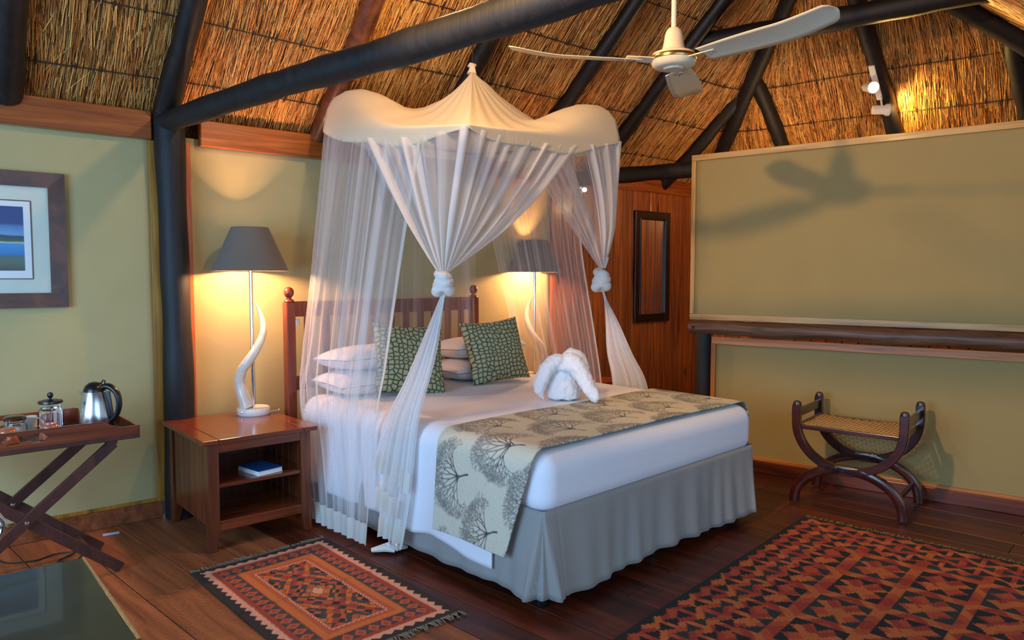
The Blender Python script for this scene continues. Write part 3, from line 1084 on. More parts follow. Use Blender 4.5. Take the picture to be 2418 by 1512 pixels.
CROC = croc()
for (px_, py_, rz_, tilt, roll, lab) in (
        (2.98, 3.74, -16, 72, -5, 'green and black crocodile-print cushion half veiled by the net'),
        (3.735, 3.70, -14, 71, 4, 'green and black crocodile-print cushion in the open bed centre')):
    mb = pillow_mesh(0.49, 0.47, 0.15, 30, 0.10, 2.4)
    M4 = Matrix.Translation((px_, py_, ZT + 0.245)) @ Matrix.Rotation(math.radians(rz_), 4, 'Z') @ Matrix.Rotation(math.radians(tilt), 4, 'X') @ Matrix.Rotation(math.radians(roll), 4, 'Z')
    place('cushion', mb, CROC, M4, lab, 'cushion', 'crocodile-print cushions')


# ------------------------------------------------------------------ towel folded as an animal, seen from the front (local x = right, y = away)
RZC = math.atan2(RGT[1], RGT[0])


def towel():
    mb = MB()
    body = [(0.085, 0.0), (0.112, 0.012), (0.118, 0.05), (0.108, 0.10), (0.094, 0.15), (0.078, 0.19), (0.05, 0.215), (0.01, 0.225)]
    mb.lathe(body, 28, (-0.01, 0.03, 0), sy=0.85)

    def arm(pts, rad, ell=(1, 1)):
        pts = np.array(pts, float)
        t = np.linspace(0, 1, len(pts)); tt = np.linspace(0, 1, 26)
        Q = np.stack([np.interp(tt, t, pts[:, k]) for k in range(3)], -1)
        for _ in range(3):
            Q[1:-1] = (Q[:-2] + 2 * Q[1:-1] + Q[2:]) / 4
        mb.tube(Q, np.interp(tt, t, rad), 16, ell=ell, up=(0, 1, 0))
    # left ear: over the top then hanging to a point
    arm([(0.02, 0.00, 0.235), (-0.06, -0.03, 0.245), (-0.12, -0.045, 0.19), (-0.155, -0.05, 0.11), (-0.165, -0.05, 0.06), (-0.135, -0.05, 0.012)], [0.04, 0.052, 0.050, 0.046, 0.036, 0.006], (1.15, 0.9))
    # trunk: a roll running from the crown down to the runner on the right
    arm([(-0.01, 0.00, 0.24), (0.05, -0.045, 0.235), (0.095, -0.09, 0.17), (0.135, -0.13, 0.09), (0.17, -0.16, 0.035), (0.185, -0.17, 0.022)], [0.05, 0.058, 0.052, 0.044, 0.034, 0.022])
    # curl standing up behind the trunk
    arm([(0.00, 0.04, 0.25), (0.045, 0.05, 0.285), (0.10, 0.05, 0.255), (0.125, 0.04, 0.19), (0.12, 0.03, 0.13)], [0.032, 0.036, 0.034, 0.030, 0.02])
    arm([(-0.07, 0.0, 0.20), (-0.02, -0.07, 0.205), (0.05, -0.075, 0.19)], [0.018, 0.02, 0.018])
    ob = mb.build('folded_towel', M['white_terry'], None, smooth=True, sharp=0)
    ob.location = (3.47, 2.83, ZT + 0.024); ob.rotation_euler = (0, 0, RZC)
    tag(ob, 'white terry towel folded into an elephant shape on the bed', 'towel')
    modify(ob, 'REMESH', mode='VOXEL', voxel_size=0.0055, use_smooth_shade=True)
    modify(ob, 'SMOOTH', factor=0.5, iterations=6)
    tx = bpy.data.textures.new('towel_creases', 'CLOUDS'); tx.noise_scale = 0.035; tx.noise_depth = 3
    modify(ob, 'DISPLACE', texture=tx, strength=0.018, mid_level=0.5)
    return ob


towel()

# ------------------------------------------------------------------ mosquito net
NC = np.array([3.363, 3.54]); NA = 0.69; APEX = np.array([3.363, 3.54, 2.845])
net = thing('mosquito_net', 'cream pagoda-topped mosquito net hung over the bed, two sides knotted', 'mosquito net', (NC[0], NC[1], 0))
CL, CF, CR, CB = (np.array([NC[0] - NA, NC[1] + NA, 2.46]), np.array([NC[0] - NA, NC[1] - NA, 2.30]), np.array([NC[0] + NA, NC[1] - NA, 2.40]), np.array([NC[0] + NA, NC[1] + NA, 2.48]))
CORN = [CL, CF, CR, CB, CL]


def rim(t):
    t = t % 4
    k = int(t)
    return CORN[k] + (CORN[k + 1] - CORN[k]) * (t - k)


EAR_L = np.array([(0, 2.845), (.023, 2.805), (.064, 2.766), (.168, 2.678), (.26, 2.627), (.397, 2.582), (.478, 2.579), (.56, 2.605), (.617, 2.65), (.687, 2.695), (.777, 2.718), (.858, 2.707), (.94, 2.66), (.985, 2.571), (1.0, 2.48)])
EAR_R = np.array([(0, 2.845), (.06, 2.79), (.10, 2.765), (.176, 2.69), (.268, 2.625), (.35, 2.57), (.44, 2.52), (.507, 2.495), (.565, 2.51), (.62, 2.555), (.69, 2.605), (.78, 2.63), (.86, 2.625), (.93, 2.59), (.977, 2.53), (1.0, 2.42)])


def canopy():
    nt_, ns_ = 240, 44
    P = np.zeros((ns_ + 8, nt_, 3))
    for j in range(nt_):
        t = 4 * j / nt_
        R_ = rim(t)
        dl = min(abs(t), abs(t - 4)); dr = abs(t - 2); df = min(abs(t - 1), abs(t - 3))
        wl, wr = math.exp(-(dl / 0.34) ** 2), math.exp(-(dr / 0.34) ** 2)
        edge = (t % 1)
        for i in range(ns_):
            s = i / (ns_ - 1)
            zb = R_[2] + (APEX[2] - R_[2]) * (1 - s) ** 1.55 - 0.03 * math.sin(PI * s) * math.sin(PI * edge)
            ze = np.interp(s, EAR_L[:, 0], EAR_L[:, 1]) if wl > wr else np.interp(s, EAR_R[:, 0], EAR_R[:, 1])
            w = max(wl, wr)
            z = zb * (1 - w) + ze * w
            # soft gathers where the cloth is bunched towards the peak and along the side facing the bed foot
            z += 0.006 * math.sin(t * 40) * (1 - s) * s * 4 * (1 - w)
            rr = s
            q = APEX[:2] + (R_[:2] - APEX[:2]) * rr
            P[i, j] = (q[0], q[1], z)
        # valance: straight drop from the rim to the scalloped hem
        sc = math.sin(PI * edge) ** 0.8 * 0.095 + 0.016 + 0.012 * math.sin(2 * PI * edge * 2)
        nx_, ny_ = [(-1, 0), (0, -1), (1, 0), (0, 1)][int(t) % 4]
        for i in range(8):
            f = (i + 1) / 8
            pl = 0.004 * math.sin(t * 190) * (1.0 if 1.2 < t < 2.05 else 0.35)
            P[ns_ + i, j] = (R_[0] + nx_ * (0.004 + pl), R_[1] + ny_ * (0.004 + pl), R_[2] - sc * f)
    o = MB().grid(P, wrap=True).build('canopy', M['cream_cloth'], net, smooth=True, sharp=0, world_space=True)
    modify(o, 'SOLIDIFY', thickness=0.002, offset=0)
    return o


can = canopy()
rods = [np.append(NC + (c[:2] - NC) * 0.975, c[2] - 0.022) for c in CORN]
MB().tube(rods, 0.006, 8).build('frame_rod', M['black_frame'], net, world_space=True)
tuft = MB()
tuft.tube([APEX + [0, 0, -0.02], APEX + [0.004, 0, 0.02], APEX + [0, 0.004, 0.035], APEX + [0.0, 0, 0.05]], [0.032, 0.018, 0.03, 0.02], 12, jit=0.15)
tuft.build('gathered_top', M['cream_cloth'], net, smooth=True, world_space=True)
zt = float(roof(APEX[0], APEX[1])) - 0.04
MB().tube([APEX + [0, 0, 0.03], (APEX[0] + 0.01, APEX[1], (APEX[2] + zt) / 2), (APEX[0], APEX[1], zt)], 0.005, 6).build('hanging_cord', M['black_cord'], net, world_space=True)
HEM = lambda t: rim(t) - np.array([0, 0, math.sin(PI * (t % 1)) ** 0.8 * 0.06 + 0.005])


def catmull(C, n):
    """C: (k,3) control points -> n points"""
    k = len(C)
    E = np.vstack([2 * C[0] - C[1], C, 2 * C[-1] - C[-2]])
    out = []
    for v in np.linspace(0, k - 1, n):
        i = min(int(v), k - 2); f = v - i
        p0, p1, p2, p3 = E[i], E[i + 1], E[i + 2], E[i + 3]
        out.append(0.5 * ((2 * p1) + (-p0 + p2) * f + (2 * p0 - 5 * p1 + 4 * p2 - p3) * f * f + (-p0 + 3 * p1 - 3 * p2 + p3) * f ** 3))
    return np.array(out)


def drape(name, keys, nu, nv, mat, parent, seed, amp=(0.004, 0.03), freq=11, streak=0.35, top=None, u0=0.0, u1=1.0, v0=0.0, v1=1.0, push=0.0, sfreq=1.0, amp_mid=None):
    """cloth hung between key columns; keys: list of (u, control points). Returns object"""
    us = np.linspace(u0, u1, nu)
    ku = [k[0] for k in keys]
    KP = np.array([k[1] for k in keys], float)                 # (K, c, 3)
    P = np.zeros((nv, nu, 3)); T = np.zeros((nv, nu))
    rg = np.random.default_rng(seed)
    ph = rg.uniform(0, 6.28, 8)
    # streaks: narrow bands where the net is folded double
    xs = np.linspace(-0.1, 1.1, 1200)
    st = np.zeros_like(xs)
    for _ in range(int(34 * sfreq)):
        c, w, a = rg.uniform(0, 1), rg.uniform(0.003, 0.016), rg.uniform(0.3, 1)
        st += a * np.clip(1 - np.abs(xs - c) / w, 0, 1) ** 0.5
    for _ in range(10):
        c, w, a = rg.uniform(0, 1), rg.uniform(0.02, 0.05), rg.uniform(0.2, 0.5)
        st += a * np.clip(1 - np.abs(xs - c) / w, 0, 1)
    st = np.clip(st, 0, 1.3) * streak
    vv = np.linspace(v0, v1, nv)
    full = 60
    for j, u in enumerate(us):
        C = np.stack([[np.interp(u, ku, KP[:, c, d]) for d in range(3)] for c in range(KP.shape[1])])
        if top is not None:
            C[0] = top(u)
        col = catmull(C, full)
        P[:, j] = np.stack([np.interp(vv, np.linspace(0, 1, full), col[:, d]) for d in range(3)], -1)
        T[:, j] = np.interp(u, xs, st)
    # fold displacement along the horizontal normal
    du = np.gradient(P, axis=1); du[..., 2] = 0
    nn = np.stack([du[..., 1], -du[..., 0], np.zeros_like(du[..., 0])], -1)
    nn /= np.maximum(np.linalg.norm(nn, axis=-1, keepdims=True), 1e-6)
    F = np.sin(freq * 2 * PI * us + ph[0] + 1.3 * np.sin(5 * us + ph[1])) + 0.6 * np.sin(freq * 4.6 * us + ph[2] + 2 * np.sin(9 * us + ph[3])) + 0.3 * np.sin(freq * 11 * us + ph[4])
    A = amp[0] + (amp[1] - amp[0]) * vv if amp_mid is None else np.interp(vv, [0, 0.5, 1], [amp[0], amp_mid, amp[1]])
    P = P + nn * (A[:, None] * F[None, :] + push)[..., None]
    mb = MB().grid(P)
    c4 = np.ones((nv, nu, 4)); c4[..., :3] = T[..., None]
    mb.col = [c4.reshape(-1, 4)]
    return mb.build(name, mat, parent, smooth=True, sharp=0, world_space=True)


# side net hanging free to the floor between nightstand and bed
T_SEAM = 0.73
keysA = [
    (0.0, [(2.90, 4.23, 2.45), (2.66, 4.21, 1.6), (2.52, 4.19, 1.0), (2.42, 4.14, 0.75), (2.385, 4.02, 0.4), (2.33, 3.86, 0.03)]),
    (0.15, [CL, (2.525, 4.16, 1.6), (2.415, 4.10, 1.0), (2.372, 4.03, 0.75), (2.362, 3.92, 0.4), (2.305, 3.76, 0.03)]),
    (1.0, [HEM(T_SEAM), (2.58, 3.29, 1.6), (2.455, 3.275, 1.0), (2.372, 3.245, 0.75), (2.33, 3.255, 0.4), (2.285, 3.25, 0.03)])]


def topA(u):
    return HEM(-0.16 + 0.16 * u / 0.15) if u < 0.15 else HEM(T_SEAM * (u - 0.15) / 0.85)


drape('side_net', keysA, 170, 60, M['net'], net, 3, (0.003, 0.007), 9, 0.36, topA, amp_mid=0.012)
drape('bottom_hem', keysA, 120, 6, M['net_band'], net, 3, (0.003, 0.007), 9, 0, topA, v0=0.94, v1=1.0, push=0.004, amp_mid=0.012)
drape('edge_tape', keysA, 5, 60, M['net_band'], net, 3, (0.003, 0.007), 9, 0, topA, u0=0.972, u1=1.0, push=0.004, amp_mid=0.012)

# knotted side nearest the foot: gathers from the rim into the knot
K1 = np.array([2.552, 2.915, 1.50])
K2 = np.array([4.20, 3.10, 1.535])


def gather(K, t_of_u, sag, ring=0.028):
    keys = []
    for u in np.linspace(0, 1, 13):
        a = HEM(t_of_u(u)); an = PI * (1.15 * u + 0.9) + (0.0 if K is K1 else 0.3)
        e = K + ring * np.array([math.cos(an), math.sin(an), 0]) + np.array([0, 0, 0.02])
        pts = []
        for f in (0, 0.3, 0.6, 0.85, 1.0):
            q = a + (e - a) * f
            q = q + np.array(sag(u)) * math.sin(PI * f ** 0.9)
            pts.append(q)
        keys.append((u, pts))
    return keys


t1 = lambda u: np.interp(u, [0, 0.42, 1], [0.28, 1.0, 1.70])
g1 = gather(K1, t1, lambda u: (0.0, 0.0, -0.015 - 0.07 * max(0, u - 0.5) * 2 - 0.03 * max(0, 0.5 - u)))
drape('tied_net', g1, 190, 46, M['net_tied'], net, 5, (0.010, 0.004), 13, 0.55, lambda u: HEM(t1(u)), sfreq=1.6, amp_mid=0.016)
t2 = lambda u: np.interp(u, [0, 0.55, 1], [2.62, 2.0, 1.72])
g2 = gather(K2, t2, lambda u: (0.03, -0.02, -0.03 - 0.04 * (1 - u)))
drape('tied_net', g2, 150, 46, M['net_tied'], net, 6, (0.010, 0.004), 10, 0.55, lambda u: HEM(t2(u)), sfreq=1.4, amp_mid=0.014)

# free net on the far side and behind the pillows
keysD = [
    (0.0, [HEM(2.28), (4.20, 3.28, 1.7), (4.34, 3.27, 1.1), (4.42, 3.26, 0.7), (4.45, 3.26, 0.35), (4.46, 3.26, 0.04)]),
    (1.0, [HEM(3.0), (4.18, 4.15, 1.7), (4.34, 4.12, 1.1), (4.42, 4.08, 0.7), (4.45, 4.08, 0.35), (4.46, 4.08, 0.04)])]
drape('side_net', keysD, 110, 50, M['net_fine'], net, 9, (0.003, 0.016), 6, 0.22, lambda u: HEM(2.28 + 0.72 * u))
drape('edge_tape', keysD, 4, 50, M['net_band'], net, 9, (0.003, 0.016), 6, 0, lambda u: HEM(2.28 + 0.72 * u), u0=0.0, u1=0.02, push=0.004)
keysH = [
    (0.0, [HEM(3.0), (4.02, 4.20, 1.8), (4.02, 4.185, 1.3), (4.02, 4.18, 0.9), (4.02, 4.175, 0.76)]),
    (1.0, [HEM(3.95), (2.70, 4.22, 1.8), (2.66, 4.225, 1.3), (2.62, 4.225, 0.9), (2.60, 4.225, 0.76)])]
drape('head_net', keysH, 110, 40, M['net_fine'], net, 12, (0.003, 0.010), 9, 0.2, lambda u: HEM(3.0 + 0.95 * u))


def knot(K, s=1.0, seed=1):
    mb = MB()
    rg = random.Random(seed)
    for k, (dz, rr, tr, ax, az) in enumerate(((0.0, 0.030, 0.030, 0.35, 0.3), (-0.040, 0.034, 0.028, -0.35, 1.2), (-0.078, 0.033, 0.029, 0.42, 2.4), (-0.045, 0.020, 0.036, 1.1, 0.4))):
        pts, rad = [], []
        Rm = Matrix.Rotation(az, 3, 'Z') @ Matrix.Rotation(ax, 3, 'X')
        for i in range(25):
            a = 2 * PI * i / 24
            v = Rm @ Vector((rr * s * math.cos(a), rr * s * math.sin(a), 0))
            pts.append((K[0] + v.x, K[1] + v.y, K[2] + dz * s + v.z))
            rad.append(tr * s * (0.88 + 0.2 * math.sin(2 * a + k) + rg.uniform(-.05, .05)))
        mb.tube(pts, rad, 12)
    o = mb.build('knot', M['knot_cloth'], net, smooth=True, sharp=0, world_space=True)
    modify(o, 'REMESH', mode='VOXEL', voxel_size=0.004, use_smooth_shade=True)
    modify(o, 'SMOOTH', factor=0.5, iterations=3)
    return o


M['knot_cloth'] = fabric('knotted_netting', S(228, 218, 206), weave=700, rough=0.9, bmp=0.4, var=0.04, wr=1.5)
knot(K1 + [0, 0, 0.0], 1.0, 1)
knot(K2 + [0, 0, -0.02], 1.15, 2)


def tail(K, top_r, left, right, layers, seed):
    """left/right: control points below the knot for the two edges (camera-left, camera-right)"""
    for n, (ua, ub, vend, off, dens) in enumerate(layers):
        keys = []
        for u in (0, 0.5, 1):
            pts = [K + np.array([(u - 0.5) * -0.01, (0.5 - u) * top_r * 2, -0.10])]
            for a, b in zip(left, right):
                q = np.array(a, float) * (1 - u) + np.array(b, float) * u
                pts.append(q + np.array([off, 0, 0]))
            keys.append((u, pts))
        kw = dict(u0=ua, u1=ub)
        drape('net_tail', keys, 46, 50, M['net_dense'] if dens else M['net'], net, seed + n, (0.004, 0.016), 5, 0.4, v1=vend, **kw)
        drape('border_tape', keys, 46, 5, M['net_band'], net, seed + n, (0.004, 0.016), 5, 0, v0=vend - 0.06, v1=vend, push=0.003, **kw)


tail(K1, 0.02,
     [(2.50, 3.02, 1.15), (2.47, 3.13, 0.93), (2.385, 3.19, 0.72), (2.335, 3.24, 0.46), (2.305, 3.25, 0.08)],
     [(2.52, 2.915, 1.15), (2.46, 2.905, 0.98), (2.375, 2.905, 0.74), (2.335, 2.92, 0.38), (2.315, 2.97, 0.08)],
     [(0.0, 0.35, 0.80, -0.012, 1), (0.3, 1.0, 0.99, 0.0, 1), (0.55, 1.0, 0.80, -0.016, 1), (0.15, 0.85, 0.90, -0.022, 0)], 31)
tail(K2, -0.02,
     [(4.25, 3.10, 1.2), (4.32, 3.14, 0.95), (4.40, 3.15, 0.72), (4.42, 3.16, 0.4), (4.43, 3.16, 0.1)],
     [(4.29, 3.03, 1.2), (4.37, 2.95, 0.95), (4.43, 2.86, 0.72), (4.45, 2.84, 0.4), (4.46, 2.84, 0.1)],
     [(0.0, 1.0, 0.99, 0.0, 1), (0.0, 0.9, 0.97, 0.012, 1)], 41)
# the side net's spare length lies bunched on the floor
mb = MB()
for k in range(5):
    a0 = 2.30 + 0.02 * k
    mb.tube([(a0 - 0.02, 3.20, 0.02), (a0 + 0.03, 3.14 - 0.01 * k, 0.035 + 0.01 * (k % 2)), (a0 + 0.06, 3.10, 0.02)], [0.012, 0.022, 0.01], 8)
mb.build('bunched_hem', M['knot_cloth'], net, smooth=True, world_space=True)

# ------------------------------------------------------------------ nightstands (local origin at the centre of the base, front = -y)
def nightstand(loc, rz, label):
    W_, D_, H_ = 0.655, 0.76, 0.62
    r = thing('nightstand', label, 'nightstand', loc, rz, 'bedside nightstands')
    tp = MB().box((0, 0, H_ - 0.0125), (W_ - 0.17, D_, 0.025), bev=0.003).build('top', M['mahog_x'], r)
    for sx in (-1, 1):
        MB().box((sx * (W_ / 2 - 0.042), 0, H_ - 0.0125), (0.083, D_, 0.025), bev=0.003).build('breadboard_end', M['mahog_x'], tp)
    wi, di = W_ / 2 - 0.045, D_ / 2 - 0.04
    for sx in (-1, 1):
        for sy in (-1, 1):
            m = MB()
            prof = [(0.040, 0.0), (0.060, 0.11), (0.060, H_ - 0.025)]
            vs, fs = [], []
            for k, (w, z) in enumerate(prof):
                xo, yo = sx * (wi + 0.012), sy * (di + 0.012)
                xi, yi = xo - sx * w, yo - sy * w
                vs += [(xo, yo, z), (xi, yo, z), (xi, yi, z), (xo, yi, z)]
            for k in range(2):
                for q in range(4):
                    fs.append((k * 4 + q, k * 4 + (q + 1) % 4, k * 4 + 4 + (q + 1) % 4, k * 4 + 4 + q))
            fs += [(3, 2, 1, 0), (8, 9, 10, 11)]
            m.add(vs, fs)
            o = m.build('leg', M['mahog'], r)
            modify(o, 'BEVEL', width=0.003, segments=2)
        # tongue-and-groove side
        for k in range(6):
            yy = -di + 0.06 + (2 * di - 0.12) * (k + 0.5) / 6
            MB().box((sx * (wi - 0.004), yy, 0.36), (0.014, (2 * di - 0.12) / 6 - 0.004, 0.46), bev=0.003).build('side_board', M['mahog'], r)
    MB().box((0, di, 0.36), (2 * wi, 0.012, 0.46)).build('back_panel', M['mahog'], r)
    MB().box((0, -di + 0.004, H_ - 0.052), (2 * wi - 0.09, 0.02, 0.055), bev=0.003).build('apron', M['mahog_x'], r)
    MB().box((0, 0, 0.355), (2 * wi - 0.03, 2 * di, 0.02), bev=0.003).build('shelf', M['mahog_x'], r)
    MB().box((0, 0.0, 0.150), (2 * wi - 0.03, 2 * di, 0.018), bev=0.003).build('bottom_shelf', M['mahog_x'], r)
    MB().box((0, -di + 0.002, 0.135), (2 * wi - 0.09, 0.02, 0.055), bev=0.003).build('front_rail', M['mahog_x'], r)
    return r


NRZ = math.radians(-6)


def ns_world(loc, rz, x, y, z):
    v = Matrix.Rotation(rz, 4, 'Z') @ Vector((x, y, z))
    return (loc[0] + v.x, loc[1] + v.y, loc[2] + v.z)


NS1 = (2.008, 4.155, 0.0)
nightstand(NS1, NRZ, 'mahogany open-shelf nightstand carrying the horn lamp beside the tray stand')
NS2 = (4.86, 3.93, 0.0)
nightstand(NS2, NRZ, 'mahogany nightstand on the far side of the bed behind the net')


# ------------------------------------------------------------------ horn lamps
def horn_lamp(loc, rz, flip, label):
    r = thing('table_lamp', label, 'lamp', loc, rz, 'kudu horn bedside lamps')
    MB().lathe([(0.096, 0), (0.101, 0.006), (0.101, 0.040), (0.096, 0.046), (0.02, 0.047)], 40).build('base', M['stone'], r, smooth=True)
    MB().lathe([(0.006, 0), (0.006, 0.004), (0.002, 0.005)], 10).xform(Matrix.Translation((-0.04, -0.094, 0.024)) @ Matrix.Rotation(PI / 2, 4, 'X')).build('screw', M['chrome'], r)
    MB().tube([(0, 0, 0.045), (0, 0, 0.93)], 0.0115, 16).build('pole', M['chrome'], r, smooth=True)
    zz = [0.045, 0.19, 0.28, 0.35, 0.44, 0.53, 0.61, 0.68, 0.72]
    xx = [-0.028, -0.072, -0.055, -0.005, 0.047, 0.070, 0.055, 0.028, 0.012]
    yy = [-0.035, -0.030, -0.045, -0.052, -0.030, 0.005, 0.032, 0.034, 0.030]
    rr = [0.044, 0.034, 0.031, 0.030, 0.026, 0.021, 0.016, 0.009, 0.002]
    t = np.linspace(0, 1, len(zz)); tt = np.linspace(0, 1, 70)
    C = catmull(np.stack([np.array(xx) * flip, yy, zz], -1), 70)
    rad = np.interp(tt, t, rr) * (1 + 0.02 * np.sin(tt * 120))
    MB().tube(C, rad, 16, ell=(1.0, 0.86), twist=0.05).build('horn', M['horn'], r, smooth=True)
    # shade: open truncated cone with real thickness
    z0, z1 = 0.912, 1.185
    MB().lathe([(0.232, z0), (0.112, z1), (0.109, z1), (0.229, z0)], 48, closed=True).build('shade', M['shade'], r, smooth=True)
    sp = MB()
    for a in (0, 2 * PI / 3, 4 * PI / 3):
        sp.tube([(0, 0, z1 - 0.04), (0.11 * math.cos(a), 0.11 * math.sin(a), z1 - 0.006)], 0.002, 5)
    sp.lathe([(0.014, 0.915), (0.016, 0.92), (0.016, 0.94), (0.012, 0.945)], 14)
    sp.tube([(0, 0, 0.98), (0.04, 0, 1.0), (0.045, 0, 1.08), (0.02, 0, 1.145), (0, 0, 1.146)], 0.0018, 5)
    sp.build('shade_carrier', M['white_plastic'], r)
    MB().lathe([(0.012, 0.945), (0.016, 0.95), (0.026, 0.962), (0.028, 0.98), (0.020, 1.0), (0.004, 1.006)], 20).build('bulb', M['bulb'], r, smooth=True)
    d = bpy.data.lights.new('lamp_light', 'POINT')
    d.energy = 155 if flip > 0 else 150
    d.color = (1.0, 0.50, 0.25)
    d.shadow_soft_size = 0.035
    lo = bpy.data.objects.new('lamp_light', d); COL.objects.link(lo); lo.parent = r; lo.location = (0, 0, 0.975)
    return r


def shade_mat():
    m = fabric('charcoal_linen_shade', S(104, 96, 84), weave=700, rough=0.9, bmp=0.3, var=0.06)
    return m


M['shade'] = shade_mat()
M['bulb'] = emitter('warm_bulb', (1.0, 0.72, 0.42, 1), 12.0)
LAMP1 = (2.215, 4.365, 0.62)
horn_lamp(LAMP1, RZC, 1, 'horn table lamp with charcoal shade on the nightstand outside the net')
LAMP2 = (4.68, 4.16, 0.62)
horn_lamp(LAMP2, RZC, -1, 'horn table lamp glowing behind the mosquito net')
# flex of the near lamp
a = LAMP1
tag(MB().tube([(a[0] + 0.07, a[1] - 0.06, a[2] + 0.012), (a[0] + 0.11, a[1] - 0.05, a[2] + 0.014), (a[0] + 0.16, a[1] - 0.03, a[2] + 0.006), (a[0] + 0.19, a[1] + 0.03, a[2] + 0.005)], 0.0032, 6).build('lamp_cord', M['white_cord']), 'white flex trailing from the lamp over the nightstand top', 'cord')

# book on the shelf
bk = thing('book', 'thin blue-covered book lying on the nightstand shelf', 'book', ns_world(NS1, NRZ, 0.05, -0.20, 0.366), NRZ + math.radians(10))
MB().box((0, 0, 0.014), (0.15, 0.215, 0.022)).build('pages', M['paper'], bk)
MB().box((0, 0, 0.0265), (0.156, 0.22, 0.003)).build('cover', M['blue_cover'], bk)
MB().box((0, 0, 0.0015), (0.156, 0.22, 0.003)).build('back_cover', M['paper'], bk)


# ------------------------------------------------------------------ butler's tray on a folding stand
TRZ = math.radians(-4)
TC = (0.885, 4.16, 0.0)


def tray_stand():
    r = thing('tray_stand', 'dark wooden folding X-leg stand under the tea tray', 'folding stand', TC, TRZ)
    hw, zt_ = 0.40, 0.685
    for sy in (-1, 1):
        y = sy * 0.19
        MB().board((-hw, y - 0.012, 0.012), (hw - 0.02, y - 0.012, zt_ - 0.02), 0.05, 0.022, (0, 1, 0), 0.002).build('leg', M['darkwood'], r)
        MB().board((hw, y + 0.012, 0.012), (-hw + 0.02, y + 0.012, zt_ - 0.02), 0.05, 0.022, (0, 1, 0), 0.002).build('leg', M['darkwood'], r)
        MB().lathe([(0.010, 0), (0.010, 0.004), (0.004, 0.007)], 12).xform(Matrix.Translation((0, y - 0.024, 0.345)) @ Matrix.Rotation(PI / 2, 4, 'X')).build('pivot_bolt', M['chrome'], r)
    for sx in (-1, 1):
        MB().board((sx * (hw - 0.03), -0.225, zt_ - 0.012), (sx * (hw - 0.03), 0.225, zt_ - 0.012), 0.045, 0.022, (0, 0, 1), 0.002).build('top_rail', M['darkwood'], r)
        MB().board((sx * (hw - 0.12), -0.18, 0.10), (sx * (hw - 0.12), 0.18, 0.10), 0.03, 0.018, (0, 0, 1), 0.002).build('stretcher', M['darkwood'], r)
    return r


tray_stand()


def tray():
    r = thing('butler_tray', 'polished mahogany tea tray with scalloped sides and handle holes', 'tray', (TC[0], TC[1], 0.687), TRZ)
    L_, D_ = 0.96, 0.52
    MB().box((0, 0, 0.011), (L_ - 0.012, D_ - 0.012, 0.012)).build('tray_base', M['darkwood'], r)

    def wall(n, length, hole, lo, hi):
        """side board in local (s,z): low at both ends, stepped up in the middle, optional handle hole"""
        xs = np.linspace(-length / 2, length / 2, 121)
        m = MB()
        th = 0.014
        def top(s):
            e = length / 2 - abs(s)
            f = min(max((e - 0.07) / 0.11, 0), 1); f = f * f * (3 - 2 * f)
            return lo + (hi - lo) * f
        rows = 13
        zs = lambda s: np.linspace(0, top(s), rows)
        def inhole(s, z):
            a = abs(s)
            if a > 0.085: return False
            hh = 0.016 - 0.006 * math.cos(min(a / 0.05, 1) * PI)
            return abs(z - 0.062) < max(hh, 0.006) * math.sqrt(max(0, 1 - max(0, (a - 0.05) / 0.035) ** 2))
        idx = {}
        vs, fs = [], []
        for i, s in enumerate(xs):
            for j, z in enumerate(zs(s)):
                for k, y in enumerate((-th / 2, th / 2)):
                    idx[i, j, k] = len(vs); vs.append((s, y, z))
        nx = len(xs)
        solid = lambda i, j: 0 <= i < nx - 1 and 0 <= j < rows - 1 and not (hole and inhole((xs[i] + xs[i + 1]) / 2, (zs(xs[i])[j] + zs(xs[i])[j + 1]) / 2))
        for i in range(nx - 1):
            for j in range(rows - 1):
                if not solid(i, j): continue
                fs.append((idx[i, j, 0], idx[i + 1, j, 0], idx[i + 1, j + 1, 0], idx[i, j + 1, 0]))
                fs.append((idx[i, j, 1], idx[i, j + 1, 1], idx[i + 1, j + 1, 1], idx[i + 1, j, 1]))
                for (di_, dj_, c) in ((-1, 0, ((i, j), (i, j + 1))), (1, 0, ((i + 1, j + 1), (i + 1, j))), (0, -1, ((i + 1, j), (i, j))), (0, 1, ((i, j + 1), (i + 1, j + 1)))):
                    if not solid(i + di_, j + dj_):
                        p, q = c
                        fs.append((idx[p[0], p[1], 0], idx[p[0], p[1], 1], idx[q[0], q[1], 1], idx[q[0], q[1], 0]))
        return m.add(vs, fs)
    for sy in (-1, 1):
        wall(0, L_, True, 0.062, 0.102).xform(Matrix.Translation((0, sy * D_ / 2, 0))).build('long_side', M['mahog_x'], r)
        MB().box((0, sy * (D_ / 2 + 0.002), 0.011), (L_ + 0.004, 0.02, 0.022), bev=0.003).build('edge_moulding', M['darkwood'], r)
    for sx in (-1, 1):
        wall(0, D_, False, 0.062, 0.064).xform(Matrix.Translation((sx * L_ / 2, 0, 0)) @ Matrix.Rotation(PI / 2, 4, 'Z')).build('short_side', M['mahog_x'], r)
    return r


tray()
TZ = 0.687 + 0.018


